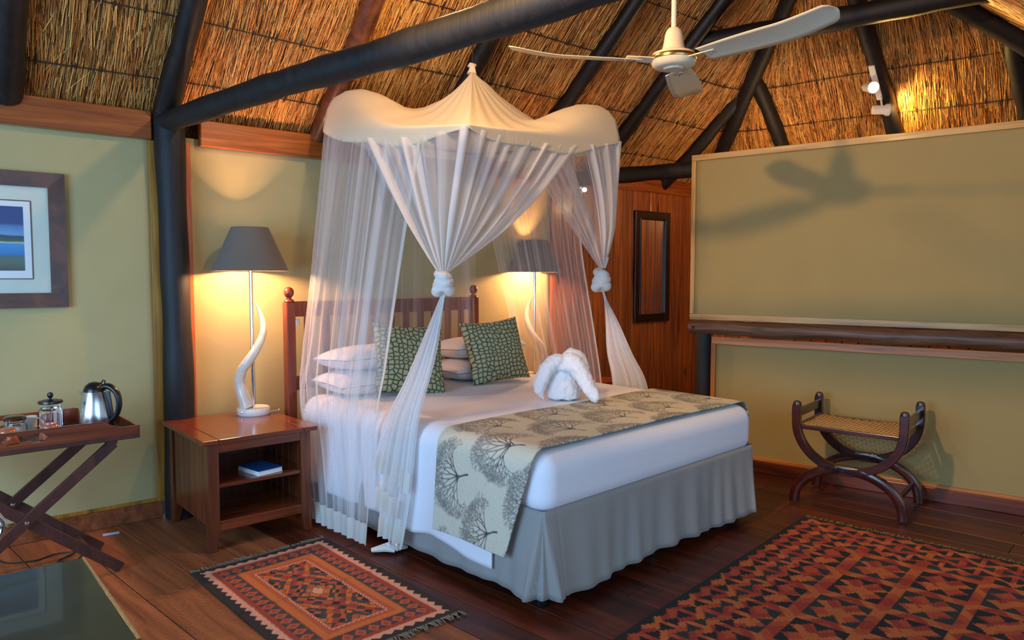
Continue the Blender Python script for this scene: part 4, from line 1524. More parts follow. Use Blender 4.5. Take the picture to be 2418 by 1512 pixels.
def kettle():
    loc = (1.262, 4.235, TZ)
    r = thing('electric_kettle', 'brushed steel electric kettle with black lid and handle', 'kettle', loc, RZC)
    MB().lathe([(0.082, 0.0), (0.086, 0.004), (0.086, 0.016), (0.080, 0.02)], 36).build('base', M['black_plastic'], r, smooth=True)
    MB().lathe([(0.084, 0.02), (0.085, 0.03), (0.080, 0.08), (0.071, 0.13), (0.060, 0.172), (0.055, 0.186), (0.05, 0.188)], 40).build('body', M['steel'], r, smooth=True)
    sp = MB()
    sp.add([(-0.052, -0.022, 0.150), (-0.052, 0.022, 0.150), (-0.052, 0.026, 0.184), (-0.052, -0.026, 0.184), (-0.082, 0, 0.180), (-0.082, 0, 0.186)], [(0, 3, 5, 4), (1, 4, 5, 2), (0, 4, 1), (3, 2, 5), (0, 1, 2, 3)])
    sp.build('spout', M['steel'], r)
    lid = MB().lathe([(0.054, 0.186), (0.053, 0.196), (0.044, 0.216), (0.028, 0.230), (0.008, 0.236)], 32).build('lid', M['black_plastic'], r, smooth=True)
    MB().tube([(0.025, 0, 0.218), (0.040, 0, 0.234), (0.048, 0, 0.246), (0.056, 0, 0.244), (0.056, 0, 0.226)], 0.0035, 8).build('lid_latch', M['black_plastic'], lid, smooth=True)
    C = catmull(np.array([(0.035, 0, 0.205), (0.075, 0, 0.212), (0.115, 0, 0.180), (0.128, 0, 0.120), (0.112, 0, 0.060), (0.080, 0, 0.028)]), 30)
    MB().tube(C, np.interp(np.linspace(0, 1, 30), [0, 0.2, 0.6, 1], [0.020, 0.021, 0.018, 0.014]), 14, ell=(0.8, 1.0)).build('handle', M['black_plastic'], r, smooth=True)
    MB().board((0.066, 0, 0.185), (0.086, 0, 0.035), 0.026, 0.012, (0, 1, 0)).build('handle_strip', M['black_plastic'], r)


kettle()


def french_press():
    r = thing('french_press', 'glass french press coffee pot with black lid and ball knob', 'coffee press', (1.052, 4.215, TZ), RZC)
    MB().lathe([(0.046, 0.0), (0.048, 0.004), (0.048, 0.150), (0.0455, 0.150), (0.0455, 0.006), (0.01, 0.005)], 32).build('beaker', M['glass'], r, smooth=True)
    MB().lathe([(0.050, 0.150), (0.056, 0.154), (0.054, 0.164), (0.03, 0.170), (0.008, 0.172)], 32).build('lid', M['black_plastic'], r, smooth=True)
    MB().lathe([(0.006, 0.170), (0.006, 0.178), (0.011, 0.182), (0.0145, 0.192), (0.011, 0.203), (0.003, 0.207)], 20).build('knob', M['black_plastic'], r, smooth=True)
    MB().tube([(0, 0, 0.03), (0, 0, 0.172)], 0.0025, 8).build('plunger_rod', M['chrome'], r)
    MB().lathe([(0.045, 0.030), (0.045, 0.036), (0.004, 0.037)], 28).build('plunger_disc', M['steel'], r)
    MB().lathe([(0.0492, 0.118), (0.0492, 0.128), (0.0484, 0.128), (0.0484, 0.118)], 32, closed=True).build('band', M['chrome'], r, smooth=True)
    MB().lathe([(0.0495, 0.0), (0.0495, 0.012), (0.0484, 0.012), (0.0484, 0.0)], 32, closed=True).build('foot_ring', M['chrome'], r, smooth=True)
    for a in (0.6, 2.2, 3.9, 5.4):
        MB().tube([(0.049 * math.cos(a), 0.049 * math.sin(a), 0.0), (0.049 * math.cos(a), 0.049 * math.sin(a), 0.125)], 0.002, 6).build('cage_strut', M['chrome'], r)


french_press()


def jar():
    r = thing('sugar_jar', 'clip-top glass jar with brown lid on the tea tray', 'jar', (0.905, 4.255, TZ), RZC)
    MB().lathe([(0.044, 0.0), (0.050, 0.006), (0.054, 0.03), (0.050, 0.056), (0.044, 0.064), (0.044, 0.078), (0.041, 0.078), (0.041, 0.066), (0.047, 0.056), (0.050, 0.03), (0.046, 0.009), (0.01, 0.007)], 32).build('jar_body', M['glass'], r, smooth=True)
    MB().lathe([(0.044, 0.009), (0.048, 0.03), (0.045, 0.044), (0.01, 0.048)], 28).build('sugar', M['white_grain'], r, smooth=True)
    MB().lathe([(0.046, 0.080), (0.050, 0.083), (0.050, 0.092), (0.040, 0.100), (0.01, 0.103)], 32).build('lid', M['lid_wood'], r, smooth=True)
    MB().lathe([(0.0465, 0.070), (0.0485, 0.0725), (0.0465, 0.075), (0.045, 0.0725)], 28, closed=True).build('clip_ring', M['chrome'], r, smooth=True)
    MB().tube([(-0.008, -0.049, 0.088), (-0.008, -0.053, 0.06), (0.010, -0.053, 0.058), (0.010, -0.049, 0.088)], 0.0016, 6).build('clip', M['chrome'], r)


jar()
for k, (x_, y_, lab) in enumerate(((1.010, 4.075, 'upturned copper-glazed cup in front of the french press'), (0.838, 4.095, 'upturned copper-glazed cup in front of the clip-top jar'))):
    r = thing('cup', lab, 'cup', (x_, y_, TZ), 0, 'upturned copper cups')
    MB().lathe([(0.046, 0.0), (0.047, 0.006), (0.040, 0.058), (0.036, 0.066), (0.032, 0.068), (0.02, 0.066)], 28).build('bowl', M['copper'], r, smooth=True)
    MB().lathe([(0.030, 0.066), (0.031, 0.072), (0.026, 0.073)], 28).build('foot_ring', M['copper'], r, smooth=True)
r = thing('mug', 'white ceramic mug standing between the jar and the press', 'mug', (0.985, 4.34, TZ), RZC)
MB().lathe([(0.030, 0.0), (0.034, 0.004), (0.037, 0.075), (0.034, 0.076), (0.031, 0.008), (0.01, 0.006)], 28).build('bowl', M['ceramic'], r, smooth=True)
MB().tube(catmull(np.array([(0.034, 0, 0.066), (0.060, 0, 0.066), (0.066, 0, 0.04), (0.036, 0, 0.018)]), 16), 0.006, 8, ell=(0.7, 1.2)).build('handle', M['ceramic'], r, smooth=True)
# flex hanging below the tray and lying on the boards
tag(MB().tube(catmull(np.array([(0.93, 4.46, 0.69), (0.86, 4.46, 0.55), (0.80, 4.47, 0.3), (0.84, 4.45, 0.05), (0.98, 4.40, 0.006), (1.10, 4.42, 0.006), (1.18, 4.37, 0.006), (1.08, 4.30, 0.006), (1.14, 4.24, 0.006), (1.22, 4.34, 0.006)]), 80), 0.004, 6).build('power_cord', M['black_cord'], smooth=True), 'black flex hanging under the tray and coiled on the floor', 'cord')
tag(MB().box((1.415, 4.545, 0.004), (0.085, 0.022, 0.008), (0, 0, -0.2), 0.001).build('floor_strip', M['tag_print']), 'small pale strip lying at the skirting by the pole', 'strip')

# ------------------------------------------------------------------ framed landscape photograph
def print_mat():
    m, nt, b = new_mat('lake_photograph')
    tc = nt.nodes.new('ShaderNodeTexCoord'); sp = nt.nodes.new('ShaderNodeSeparateXYZ')
    nt.links.new(tc.outputs['Object'], sp.inputs['Vector'])
    nz = N(nt, 'ShaderNodeTexNoise', Scale=6.0, Detail=6.0)
    mp = N(nt, 'ShaderNodeMapping'); mp.inputs['Scale'].default_value = (0.6, 1, 2.2)
    nt.links.new(tc.outputs['Object'], mp.inputs['Vector']); nt.links.new(mp.outputs['Vector'], nz.inputs['Vector'])
    ma = N(nt, 'ShaderNodeMath', operation='MULTIPLY_ADD'); ma.inputs[1].default_value = 0.05; ma.inputs[2].default_value = -0.025
    nt.links.new(nz.outputs['Fac'], ma.inputs[0])
    ad = N(nt, 'ShaderNodeMath', operation='ADD'); nt.links.new(sp.outputs['Z'], ad.inputs[0]); nt.links.new(ma.outputs[0], ad.inputs[1])
    mr = N(nt, 'ShaderNodeMapRange'); mr.inputs['From Min'].default_value = -0.175; mr.inputs['From Max'].default_value = 0.175
    nt.links.new(ad.outputs[0], mr.inputs['Value'])
    r = ramp(nt, mr.outputs['Result'], [(0.0, S(60, 70, 60)), (0.14, S(96, 110, 92)), (0.24, S(70, 110, 110)), (0.27, S(36, 120, 180)), (0.44, S(60, 150, 205)), (0.455, S(200, 205, 170)), (0.475, S(60, 100, 60)), (0.56, S(30, 60, 90)), (0.58, S(110, 160, 200)), (0.72, S(70, 120, 175)), (0.76, S(20, 60, 120)), (1.0, S(16, 58, 124))])
    nt.links.new(r.outputs['Color'], b.inputs['Base Color'])
    b.inputs['Roughness'].default_value = 0.5
    return m


def picture():
    s1, z0, z1 = -0.445, 1.323, 2.075        # right edge along the wall, bottom, top
    w, h = 0.98, z1 - z0
    r = bpy.data.objects.new('framed_picture', None); COL.objects.link(r)
    v = Matrix.Rotation(RZW, 4, 'Z') @ Vector((s1 - w / 2, -0.005, 0))
    r.location = (PW[0] + v.x, PW[1] + v.y, (z0 + z1) / 2); r.rotation_euler = (0, 0, RZW)
    tag(r, 'framed lake landscape photograph in a wide dark wooden frame', 'picture')
    fw = 0.082
    MB().box((0, -0.008, 0), (w - 0.03, 0.008, h - 0.03)).build('mount', M['mat_board'], r)
    for sx in (-1, 1):
        m = MB()
        x0, x1_ = sx * w / 2, sx * (w / 2 - fw)
        vs = []
        for y, e in ((-0.034, 0), (0.0, 0)):
            vs += [(x0, y, -h / 2), (x1_, y * 0.75, -h / 2 + fw), (x1_, y * 0.75, h / 2 - fw), (x0, y, h / 2)]
        m.add(vs, [(0, 1, 2, 3), (7, 6, 5, 4), (0, 3, 7, 4), (1, 5, 6, 2), (0, 4, 5, 1), (3, 2, 6, 7)]).build('frame_side', M['frame'], r)
    for sz in (-1, 1):
        m = MB()
        z0_, z1_ = sz * h / 2, sz * (h / 2 - fw)
        vs = []
        for y in (-0.034, 0.0):
            vs += [(-w / 2, y, z0_), (-w / 2 + fw, y * 0.75, z1_), (w / 2 - fw, y * 0.75, z1_), (w / 2, y, z0_)]
        m.add(vs, [(0, 1, 2, 3), (7, 6, 5, 4), (0, 3, 7, 4), (1, 5, 6, 2), (0, 4, 5, 1), (3, 2, 6, 7)]).build('frame_side', M['frame'], r)
    pw, ph = w - 2 * 0.165, 0.43
    for (cx_, cz_, sx_, sz_) in ((0, ph / 2, pw, 0.006), (0, -ph / 2, pw, 0.006), (pw / 2, 0, 0.006, ph), (-pw / 2, 0, 0.006, ph)):
        MB().box((cx_, -0.0135, cz_), (sx_, 0.003, sz_)).build('inner_fillet', M['frame'], r)
    MB().box((0, -0.0125, 0), (pw, 0.001, ph)).build('print_margin', M['paper'], r)
    MB().box((0, -0.0135, 0.006), (pw - 0.072, 0.001, 0.352)).build('photograph', print_mat(), r)
    g = MB().box((0, -0.0205, 0), (w - 2 * fw, 0.002, h - 2 * fw)).build('glazing', M['glazing'], r)


def glazing():
    m, nt, b = new_mat('picture_glass')
    nt.nodes.remove(b)
    out = nt.nodes['Material Output']
    tr = nt.nodes.new('ShaderNodeBsdfTransparent'); gl = N(nt, 'ShaderNodeBsdfGlossy', Roughness=0.02)
    fr = N(nt, 'ShaderNodeFresnel', IOR=1.18)
    mx = nt.nodes.new('ShaderNodeMixShader')
    nt.links.new(fr.outputs[0], mx.inputs['Fac']); nt.links.new(tr.outputs[0], mx.inputs[1]); nt.links.new(gl.outputs[0], mx.inputs[2])
    nt.links.new(mx.outputs[0], out.inputs['Surface'])
    return m


M['glazing'] = glazing()
picture()

# ------------------------------------------------------------------ mirror on the boarded wall
def wall_mirror():
    sc = (6.372 - PW[0]) / math.cos(RZW)
    v = Matrix.Rotation(RZW, 4, 'Z') @ Vector((sc, -0.026, 0))
    r = thing('wall_mirror', 'tall narrow mirror in a black moulded frame on boarded wall', 'mirror', (PW[0] + v.x, PW[1] + v.y, 1.592), RZW)
    w, h, f = 0.545, 1.115, 0.088
    MB().box((0, -0.006, 0), (w - 0.1, 0.006, h - 0.1)).build('mirror_pane', M['mirror'], r)
    for sx in (-1, 1):
        MB().box((sx * (w / 2 - f / 2), -0.012, 0), (f, 0.028, h), bev=0.008).build('frame_stile', M['black_frame'], r)
        MB().box((sx * (w / 2 - f + 0.012), -0.022, 0), (0.02, 0.02, h - 2 * f + 0.03), bev=0.006).build('inner_bead', M['black_frame'], r)
    for sz in (-1, 1):
        MB().box((0, -0.012, sz * (h / 2 - f / 2)), (w, 0.027, f), bev=0.008).build('frame_rail', M['black_frame'], r)
        MB().box((0, -0.022, sz * (h / 2 - f + 0.012)), (w - 2 * f + 0.03, 0.02, 0.02), bev=0.006).build('inner_bead', M['black_frame'], r)


wall_mirror()

# ------------------------------------------------------------------ ceiling fan
def fan():
    loc = (3.12, 1.885, 2.50)
    r = thing('ceiling_fan', 'ivory three-blade ceiling fan hanging above the bed foot', 'ceiling fan', loc, 0)
    MB().lathe([(0.01, -0.012), (0.045, -0.012), (0.048, -0.004), (0.085, -0.002), (0.100, 0.010), (0.106, 0.025), (0.104, 0.030)], 40).build('bottom_cap', M['white_paint'], r, smooth=True)
    MB().lathe([(0.107, 0.030), (0.109, 0.034), (0.109, 0.046), (0.107, 0.050), (0.08, 0.05)], 40).build('gilt_band', plain('brass_band', S(190, 160, 95), 0.25, 1.0), r, smooth=True)
    MB().lathe([(0.106, 0.050), (0.100, 0.062), (0.072, 0.072), (0.058, 0.078), (0.050, 0.10), (0.042, 0.150), (0.036, 0.170), (0.026, 0.182), (0.013, 0.184)], 40).build('motor_housing', M['white_paint'], r, smooth=True)
    zr_ = float(roof(loc[0], loc[1])) - loc[2] + 0.02
    MB().tube([(0, 0, 0.18), (0, 0, zr_)], 0.0125, 14).build('down_rod', M['white_paint'], r, smooth=True)
    for ang in (FAN0, FAN0 + 2 * PI / 3, FAN0 + 4 * PI / 3):
        n = 40
        P = np.zeros((n, 7, 3))
        for i in range(n):
            t = i / (n - 1)
            x = 0.17 + 0.63 * t
            w = 0.052 + 0.022 * math.sin(PI * min(t * 0.8 + 0.15, 1)) + 0.012 * t
            if t > 0.93:
                w *= math.sqrt(max(0.05, 1 - ((t - 0.93) / 0.07) ** 2))
            lift = 0.030 * max(0, (t - 0.62) / 0.38) ** 1.5
            for k in range(7):
                v = -1 + 2 * k / 6
                P[i, k] = (x, v * w, 0.028 + v * w * -0.22 - 0.006 * v * v + lift)
        Rm = Matrix.Rotation(ang, 4, 'Z')
        bl = MB().grid(P).xform(Rm).build('blade', M['white_paint'], r, smooth=True, sharp=0)
        modify(bl, 'SOLIDIFY', thickness=0.003, offset=0)
        MB().box((0.165, 0, 0.030), (0.15, 0.05, 0.006), (0.2, 0, 0), 0.002).xform(Rm).build('blade_iron', M['white_paint'], bl)
        sc = MB()
        for (bx_, by_) in ((0.20, 0.014), (0.20, -0.014), (0.225, 0)):
            sc.lathe([(0.006, -0.004), (0.006, 0.0), (0.002, 0.001)], 8, (bx_, by_, 0.022 - by_ * 0.2))
        sc.xform(Rm).build('screw_heads', M['chrome'], bl)


# blade azimuths: one towards camera-left, one towards the camera on the right, one away
FAN0 = math.atan2(FWD[1] * math.sin(math.radians(70)) + RGT[1] * math.cos(math.radians(70)), FWD[0] * math.sin(math.radians(70)) + RGT[0] * math.cos(math.radians(70)))
fan()

# ------------------------------------------------------------------ twin spotlights on the end rafter
def spots():
    yb = 2.05
    xb = 6.60
    zb = ZE + TR * ((xb - PR[0]) * IR[0] + (yb - PR[1]) * IR[1]) - 0.155
    r = thing('twin_spotlight', 'white twin-head spotlight bar with one lit lamp on rafter', 'spotlight', (xb, yb, zb), 0)
    d = Vector((-1, 0, TR)).normalized()
    MB().board(tuple(d * 0.17), tuple(d * -0.17), 0.05, 0.03, (1, 0, 1), 0.005).build('mounting_bar', M['white_plastic'], r)
    C_ = Vector((0, 0, CAM_H)) - Vector((xb, yb, zb)); C_.normalize()

    def head(off, aim, lit):
        aim = Vector(aim).normalized()
        q = Vector((0, 0, 1)).rotation_difference(aim).to_matrix().to_4x4()
        Mx = Matrix.Translation(off) @ q
        h = MB().lathe([(0.012, -0.085), (0.034, -0.08), (0.038, -0.07), (0.038, 0.01), (0.05, 0.03), (0.05, 0.055), (0.045, 0.056), (0.040, 0.035), (0.01, 0.03)], 24).xform(Mx).build('lamp_head', M['white_plastic'], r, smooth=True)
        MB().lathe([(0.041, 0.045), (0.03, 0.054), (0.005, 0.058)], 24).xform(Mx).build('lens', M['spot_lens'] if lit else M['mat_board'], h, smooth=True)
        MB().tube([Vector(off), Vector(off) * 0.55 + Vector((0.02, 0, 0.03))], 0.008, 8).build('swivel_arm', M['white_plastic'], h)
        return Mx
    a1 = d * 0.03 + Vector((-0.05, 0.02, -0.07))
    aim1 = Vector((-0.62, -0.62, -0.25))
    head(a1, aim1, True)
    a2 = d * -0.22 + Vector((-0.04, -0.02, -0.06))
    aim2 = Vector((0.55, -0.80, -0.02))
    head(a2, aim2, True)
    for off, aim, e, sz in ((a1, aim1, 130, 95), (a2, aim2, 42, 150)):
        ld = bpy.data.lights.new('spot_light', 'SPOT'); ld.energy = e; ld.color = (1.0, 0.62, 0.17); ld.spot_size = math.radians(sz); ld.spot_blend = 0.6; ld.shadow_soft_size = 0.03
        lo = bpy.data.objects.new('spot_light', ld); COL.objects.link(lo); lo.parent = r
        lo.location = Vector(off) + Vector(aim).normalized() * 0.075
        lo.rotation_euler = Vector(aim).to_track_quat('-Z', 'Y').to_euler()


M['spot_lens'] = emitter('lit_halogen_lens', (1.0, 0.88, 0.55, 1), 30.0)
spots()

# added fill light hidden behind the partition, brightens the boarded wall and mirror
light('passage_fill', 'POINT', (6.3, 2.7, 2.3), 26, (1.0, 0.62, 0.30), None, shadow_soft_size=0.08)

# small bare downlight seen through the net on the back wall
r = thing('wall_light', 'tiny white LED lamp on the back wall behind the net', 'wall light', (5.36, 4.205, 2.29), RZW)
MB().lathe([(0.03, 0), (0.03, 0.012), (0.012, 0.016), (0.012, 0.04)], 16).xform(Matrix.Rotation(PI / 2, 4, 'X')).build('base', M['white_plastic'], r)
MB().lathe([(0.012, 0.04), (0.02, 0.055), (0.018, 0.07), (0.004, 0.078)], 16).xform(Matrix.Rotation(PI / 2, 4, 'X')).build('led', emitter('white_led', (0.8, 0.9, 1, 1), 14.0), r, smooth=True)

# ------------------------------------------------------------------ gondola stool
def stool():
    r = thing('gondola_stool', 'dark polished wooden stool with curved arms and woven cane seat', 'stool', (5.0, 1.60, 0), math.radians(4))
    hd = 0.235                                # half distance between the two curved frames (local x); arms spread along local y
    for sx in (-1, 1):
        X_ = sx * hd
        U = []
        for a in np.linspace(-PI / 2, PI / 2, 33):
            U.append((X_, 0.318 * math.sin(a), 0.545 - 0.285 * math.cos(a)))
        U = [(X_, -0.318, 0.655), (X_, -0.320, 0.60)] + U + [(X_, 0.320, 0.60), (X_, 0.318, 0.655)]
        wv = [0.052] * len(U)
        fr = MB().sweep_rect(U, wv, 0.045, (1, 0, 0)).build('curved_arm_frame', M['stoolwood'], r, smooth=True)
        for sy in (-1, 1):
            MB().lathe([(0.026, -0.005), (0.0265, 0.01), (0.022, 0.024), (0.010, 0.030)], 16, (X_, sy * 0.318, 0.652), sy=1.0, sx=0.9).build('arm_cap', M['stoolwood'], fr, smooth=True)
        A = []
        for a in np.linspace(0, PI, 33):
            A.append((X_, -0.325 * math.cos(a), 0.012 + 0.258 * math.sin(a) ** 0.85))
        MB().sweep_rect(A, 0.055, 0.045, (1, 0, 0)).build('arched_leg', M['stoolwood'], r, smooth=True)
    for sy in (-1, 1):
        MB().board((-hd, sy * 0.318, 0.60), (hd, sy * 0.318, 0.60), 0.022, 0.055, (0, 0, 1), 0.004).build('arm_rail', M['stoolwood'], r)
        MB().board((-hd, sy * 0.305, 0.515), (hd, sy * 0.305, 0.515), 0.022, 0.04, (0, 0, 1), 0.004).build('seat_rail', M['stoolwood'], r)
        MB().board((-hd, sy * 0.285, 0.125), (hd, sy * 0.285, 0.125), 0.02, 0.035, (0, 0, 1), 0.004).build('stretcher', M['stoolwood'], r)
        MB().board((sy * (hd - 0.005), -0.30, 0.512), (sy * (hd - 0.005), 0.30, 0.512), 0.022, 0.028, (0, 0, 1), 0.004).build('seat_rail', M['stoolwood'], r)
    w = MB()
    nx, ny = 17, 23
    for i in range(nx):
        xx = -0.205 + 0.41 * i / (nx - 1)
        pts = [(xx, yy, 0.528 + 0.0035 * (1 if (i + j) % 2 else -1) - 0.012 * (1 - (yy / 0.29) ** 2)) for j, yy in enumerate(np.linspace(-0.292, 0.292, ny))]
        w.tube(pts, 0.0042, 5)
    for j in range(ny):
        yy = -0.285 + 0.57 * j / (ny - 1)
        pts = [(xx, yy, 0.528 - 0.0035 * (1 if (i + j) % 2 else -1) - 0.012 * (1 - (yy / 0.29) ** 2)) for i, xx in enumerate(np.linspace(-0.225, 0.225, nx))]
        w.tube(pts, 0.0042, 5)
    o = w.build('cane_seat', M['cane'], r, smooth=True, sharp=0)
    o['kind'] = 'stuff'


stool()


# ------------------------------------------------------------------ kilim rugs (pattern woven into the mesh colours)
def tri(x):
    return np.abs((x % 1.0) - 0.5) * 2


def rug_object(name, w, l, col, loc, rz, label, fringe_ends, thick=0.007, wav=0.003, fringe_col='fringe', fold=None):
    nx, ny = col.shape[1], col.shape[0]
    xs = np.linspace(-w / 2, w / 2, nx); ys = np.linspace(-l / 2, l / 2, ny)
    Xg, Yg = np.meshgrid(xs, ys)
    Zg = thick + wav * (np.sin(Xg * 9 + Yg * 4) * np.sin(Yg * 7 + 1) * 0.5 + 0.5)
    if fold is not None:
        Zg = Zg + 0.008 * np.exp(-((Yg - fold) / 0.015) ** 2) - 0.010 * np.exp(-((Yg - fold) / 0.005) ** 2)
        Zg = np.maximum(Zg, 0.003)
    r = thing(name, label, 'rug', loc, rz)
    mb = MB().grid(np.stack([Xg, Yg, Zg], -1))
    mb.col = [np.concatenate([col, np.ones((ny, nx, 1))], -1).reshape(-1, 4)]
    o = mb.build('woven_field', M['kilim'], r, smooth=True, sharp=0)
    modify(o, 'SOLIDIFY', thickness=0.006, offset=-1)
    for (axis, sgn, lo, hi, n) in fringe_ends:
        f = MB()
        for k in range(n):
            c = lo + (hi - lo) * (k + rnd.uniform(0.2, 0.8)) / n
            ln = rnd.uniform(0.02, 0.05); an = rnd.uniform(-0.7, 0.7)
            if axis == 'y':
                p0 = np.array([c, sgn * l / 2, thick]); dr = np.array([math.sin(an), sgn * math.cos(an), 0])
            else:
                p0 = np.array([sgn * w / 2, c, thick]); dr = np.array([sgn * math.cos(an), math.sin(an), 0])
            f.tube([p0 - dr * 0.006, p0 + dr * ln * 0.5 + [0, 0, 0.003], p0 + dr * ln + [0, 0, 0.004 - thick + 0.002]], [0.0035, 0.003, 0.002], 4)
        ob = f.build('fringe', M[fringe_col], r)
        ob['kind'] = 'stuff'
    return r


M['kilim'] = tinted('kilim_wool', 0.95, 0.5, 420, var=0.3)
M['fringe'] = plain('grey_wool_fringe', S(120, 110, 88), 1.0, nscale=200, var=0.3)


def small_rug_colors(w, l, d=0.003):
    nx, ny = int(w / d), int(l / d)
    X_, Y_ = np.meshgrid(np.linspace(0, w, nx), np.linspace(0, l, ny))
    q = 0.006
    X_ = np.round(X_ / q) * q; Y_ = np.round(Y_ / (q * 0.5)) * q * 0.5
    dark, pink, red, rust, orange, char = (np.array(S(*c)[:3]) for c in ((42, 34, 26), (214, 150, 118), (152, 58, 34), (176, 84, 44), (196, 104, 40), (66, 58, 56)))
    dx = np.minimum(X_, w - X_); dy = np.minimum(Y_, l - Y_)
    d_ = np.minimum(dx, dy)
    al = np.where(dx < dy, Y_, X_)                         # coordinate running along the nearest edge
    al2 = np.where(dx < dy, Y_ - l / 2, X_ - w / 2)
    C = np.zeros((ny, nx, 3)); C[:] = dark
    z1 = 0.030 + 0.022 * tri(al2 / 0.055)
    C[d_ > z1] = pink
    z2 = 0.068 + 0.008 * tri(al2 / 0.014)
    C[d_ > z2] = red
    # guard band of hooked diamonds
    band = (d_ > 0.088) & (d_ < 0.165)
    C[band] = char
    rel = (d_ - 0.1265) / 0.038
    dia = np.abs(rel) + tri(al2 / 0.062 + 0.5) * 1.05
    C[band & (dia < 0.95)] = rust
    C[band & (dia < 0.42)] = red
    C[(d_ > 0.085) & (d_ < 0.098)] = red
    z3 = 0.165 + 0.007 * tri(al2 / 0.016)
    C[d_ > z3] = orange
    C[d_ > 0.200 + 0.006 * tri(al2 / 0.02)] = rust
    z4 = 0.222 + 0.014 * tri(al2 / 0.024)
    C[d_ > z4] = pink
    C[d_ > 0.232 + 0.012 * tri(al2 / 0.024)] = red
    inner = d_ > 0.238
    u = (X_ - w / 2) / 0.062; v = (Y_ - l / 2) / 0.058
    h = (np.abs((u + 0.5) % 1 - 0.5) + np.abs((v + 0.5) % 1 - 0.5))
    cell = (np.floor(u + 0.5) + np.floor(v + 0.5)).astype(int)
    big = (np.abs(X_ - w / 2) / 0.13 + tri((Y_ - l / 2) / 0.42 + 0.5) * 1.05)
    k = np.floor(big * 4).astype(int) % 4
    pal = np.stack([red, orange, char, rust])
    C[inner] = pal[k][inner]
    C[inner & (h < 0.36)] = np.stack([char, rust, orange, dark])[k][inner & (h < 0.36)]
    C[inner & (h > 0.36) & (h < 0.43)] = dark
    C[inner & (big < 0.22)] = pink
    nzv = nrng.normal(1, 0.07, (ny, nx, 1))
    return np.clip(C * nzv, 0, 1)


SW, SL = 0.74, 1.24
srz = math.radians(-4)
rug_object('bedside_rug', SW, SL, small_rug_colors(SW, SL), (1.815, 2.985, 0.0), srz, 'small orange and charcoal kilim rug with a fold across, beside the bed', [('y', 1, -SW / 2, SW / 2, 90), ('y', -1, -SW / 2, SW / 2, 90)], fold=0.02)


def big_rug_colors(w, l, d=0.006):
    nx, ny = int(w / d), int(l / d)
    X_, Y_ = np.meshgrid(np.linspace(0, w, nx), np.linspace(0, l, ny))   # x along the long side, y across
    q = 0.012
    X_ = np.round(X_ / (q * 0.5)) * q * 0.5; Y_ = np.round(Y_ / q) * q
    black, green, red, rust, orange = (np.array(S(*c)[:3]) for c in ((24, 20, 16), (36, 40, 32), (150, 46, 24), (168, 66, 30), (184, 92, 36)))
    C = np.zeros((ny, nx, 3))
    dx = np.minimum(X_, w - X_); dy = np.minimum(Y_, l - Y_)
    d_ = np.minimum(dx, dy)
    # tonal diamond ground
    g = np.abs(((X_ / 0.30) % 1) - 0.5) + np.abs(((Y_ / 0.26) % 1) - 0.5)
    k = np.floor(g * 5).astype(int) % 3
    C[:] = np.stack([red, rust, orange])[k]
    # field motif: square ring of dark teeth pointing inwards round an orange star
    PX, PY = 0.31, 0.29
    uu = ((X_ / PX) % 1) - 0.5; vv = ((Y_ / PY) % 1) - 0.5
    cell = (np.floor(X_ / PX) + np.floor(Y_ / PY)).astype(int)
    ink = np.where((cell % 2 == 0)[..., None], black, green)
    mx_ = np.maximum(np.abs(uu), np.abs(vv))
    a_ = np.where(np.abs(uu) > np.abs(vv), vv, uu)
    m = (mx_ < 0.40) & (0.40 - mx_ < 0.21 * tri(a_ / 0.29 + 0.0) + 0.01)
    field = d_ > 0.33
    C[m & field] = ink[m & field]
    C[field & (np.abs(uu) + np.abs(vv) < 0.13)] = orange
    # border: dark bow ties in staggered rows
    al = np.where(dx < dy, Y_, X_)
    for lo, hi, ph, c in ((0.065, 0.145, 0.0, black), (0.155, 0.235, 0.5, green), (0.245, 0.325, 0.0, black)):
        b = (d_ >= lo) & (d_ < hi)
        vv2 = ((al / 0.155 + ph) % 1) - 0.5
        uu2 = (d_ - lo) / (hi - lo) - 0.5
        m = b & (np.abs(uu2) < np.abs(vv2) * 1.15 + 0.03) & (np.abs(vv2) < 0.40)
        C[m] = c
    # dark toothed selvedge
    C[d_ < 0.022 + 0.030 * tri(al / 0.105)] = black
    C = C * (1 + 0.10 * np.sin(Y_ * 37)[..., None] * 0.5)
    nzv = nrng.normal(1, 0.08, (ny, nx, 1))
    return np.clip(C * nzv, 0, 1)


BW, BL = 2.90, 1.90
M['fringe_yellow'] = plain('straw_fringe', S(120, 104, 50), 1.0, nscale=200, var=0.3)
rug_object('floor_rug', BW, BL, big_rug_colors(BW, BL), (4.50 - BW / 2, 1.71 - BL / 2, 0.0), math.radians(1.0), 'large red and black diamond-patterned kilim rug at the bed foot', [('x', 1, -BL / 2, BL / 2, 150)], fringe_col='fringe_yellow')

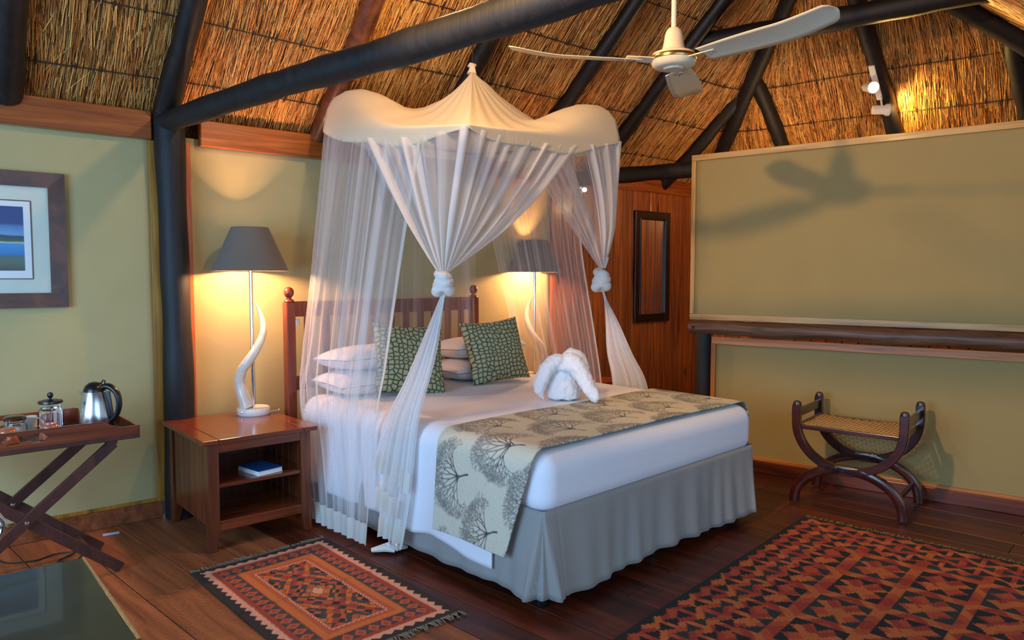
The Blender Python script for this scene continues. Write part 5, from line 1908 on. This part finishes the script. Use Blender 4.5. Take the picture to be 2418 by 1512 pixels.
# ------------------------------------------------------------------ desk corner and tubular chair at the near left
def desk():
    # the corner seen: right-hand end of a desk top
    zt_ = 0.745
    r = thing('desk', 'dark green polished desk top with half-round front lip', 'desk', (-0.02, 1.92, 0), math.radians(-6))
    L_, D_ = 1.18, 0.60
    MB().box((0, 0, zt_ - 0.013), (L_, D_, 0.026), bev=0.003).build('top', M['desk_top'], r)
    MB().tube([(-L_ / 2, -D_ / 2 - 0.004, zt_ - 0.006), (L_ / 2, -D_ / 2 - 0.004, zt_ - 0.006)], 0.016, 14).build('front_lip', M['mahog_x'], r, smooth=True)
    MB().box((L_ / 2 + 0.003, 0, zt_ - 0.013), (0.007, D_, 0.026), bev=0.002).build('end_edging', M['cane'], r)
    for sy in (-1, 1):
        MB().box((0, sy * (D_ / 2 - 0.06), zt_ - 0.07), (L_ - 0.14, 0.02, 0.09)).build('apron', M['darkwood'], r)
        for sx in (-1, 1):
            MB().box((sx * (L_ / 2 - 0.07), sy * (D_ / 2 - 0.06), (zt_ - 0.026) / 2), (0.05, 0.05, zt_ - 0.026), bev=0.003).build('leg', M['darkwood'], r)


desk()


def tube_chair():
    r = thing('tubular_chair', 'chrome tubular chair with curved arm tucked behind desk', 'chair', (0.185, 2.95, 0), math.radians(0))
    for sy in (-1, 1):
        y = sy * 0.22
        C = catmull(np.array([(0.18, y, 0.012), (-0.30, y, 0.012), (-0.33, y, 0.05), (-0.30, y, 0.42), (-0.26, y, 0.74), (-0.05, y, 0.775), (0.26, y, 0.785), (0.352, y, 0.72), (0.30, y, 0.645), (0.10, y, 0.63), (-0.27, y, 0.62)]), 70)
        MB().tube(C, 0.0095, 12).build('side_frame', M['chrome'], r, smooth=True)
    MB().box((0.0, 0, 0.43), (0.42, 0.42, 0.05), bev=0.02).build('seat', M['black_plastic'], r, smooth=True)
    MB().box((-0.27, 0, 0.70), (0.04, 0.42, 0.34), (0, -0.12, 0), 0.015).build('backrest', M['black_plastic'], r, smooth=True)


tube_chair()
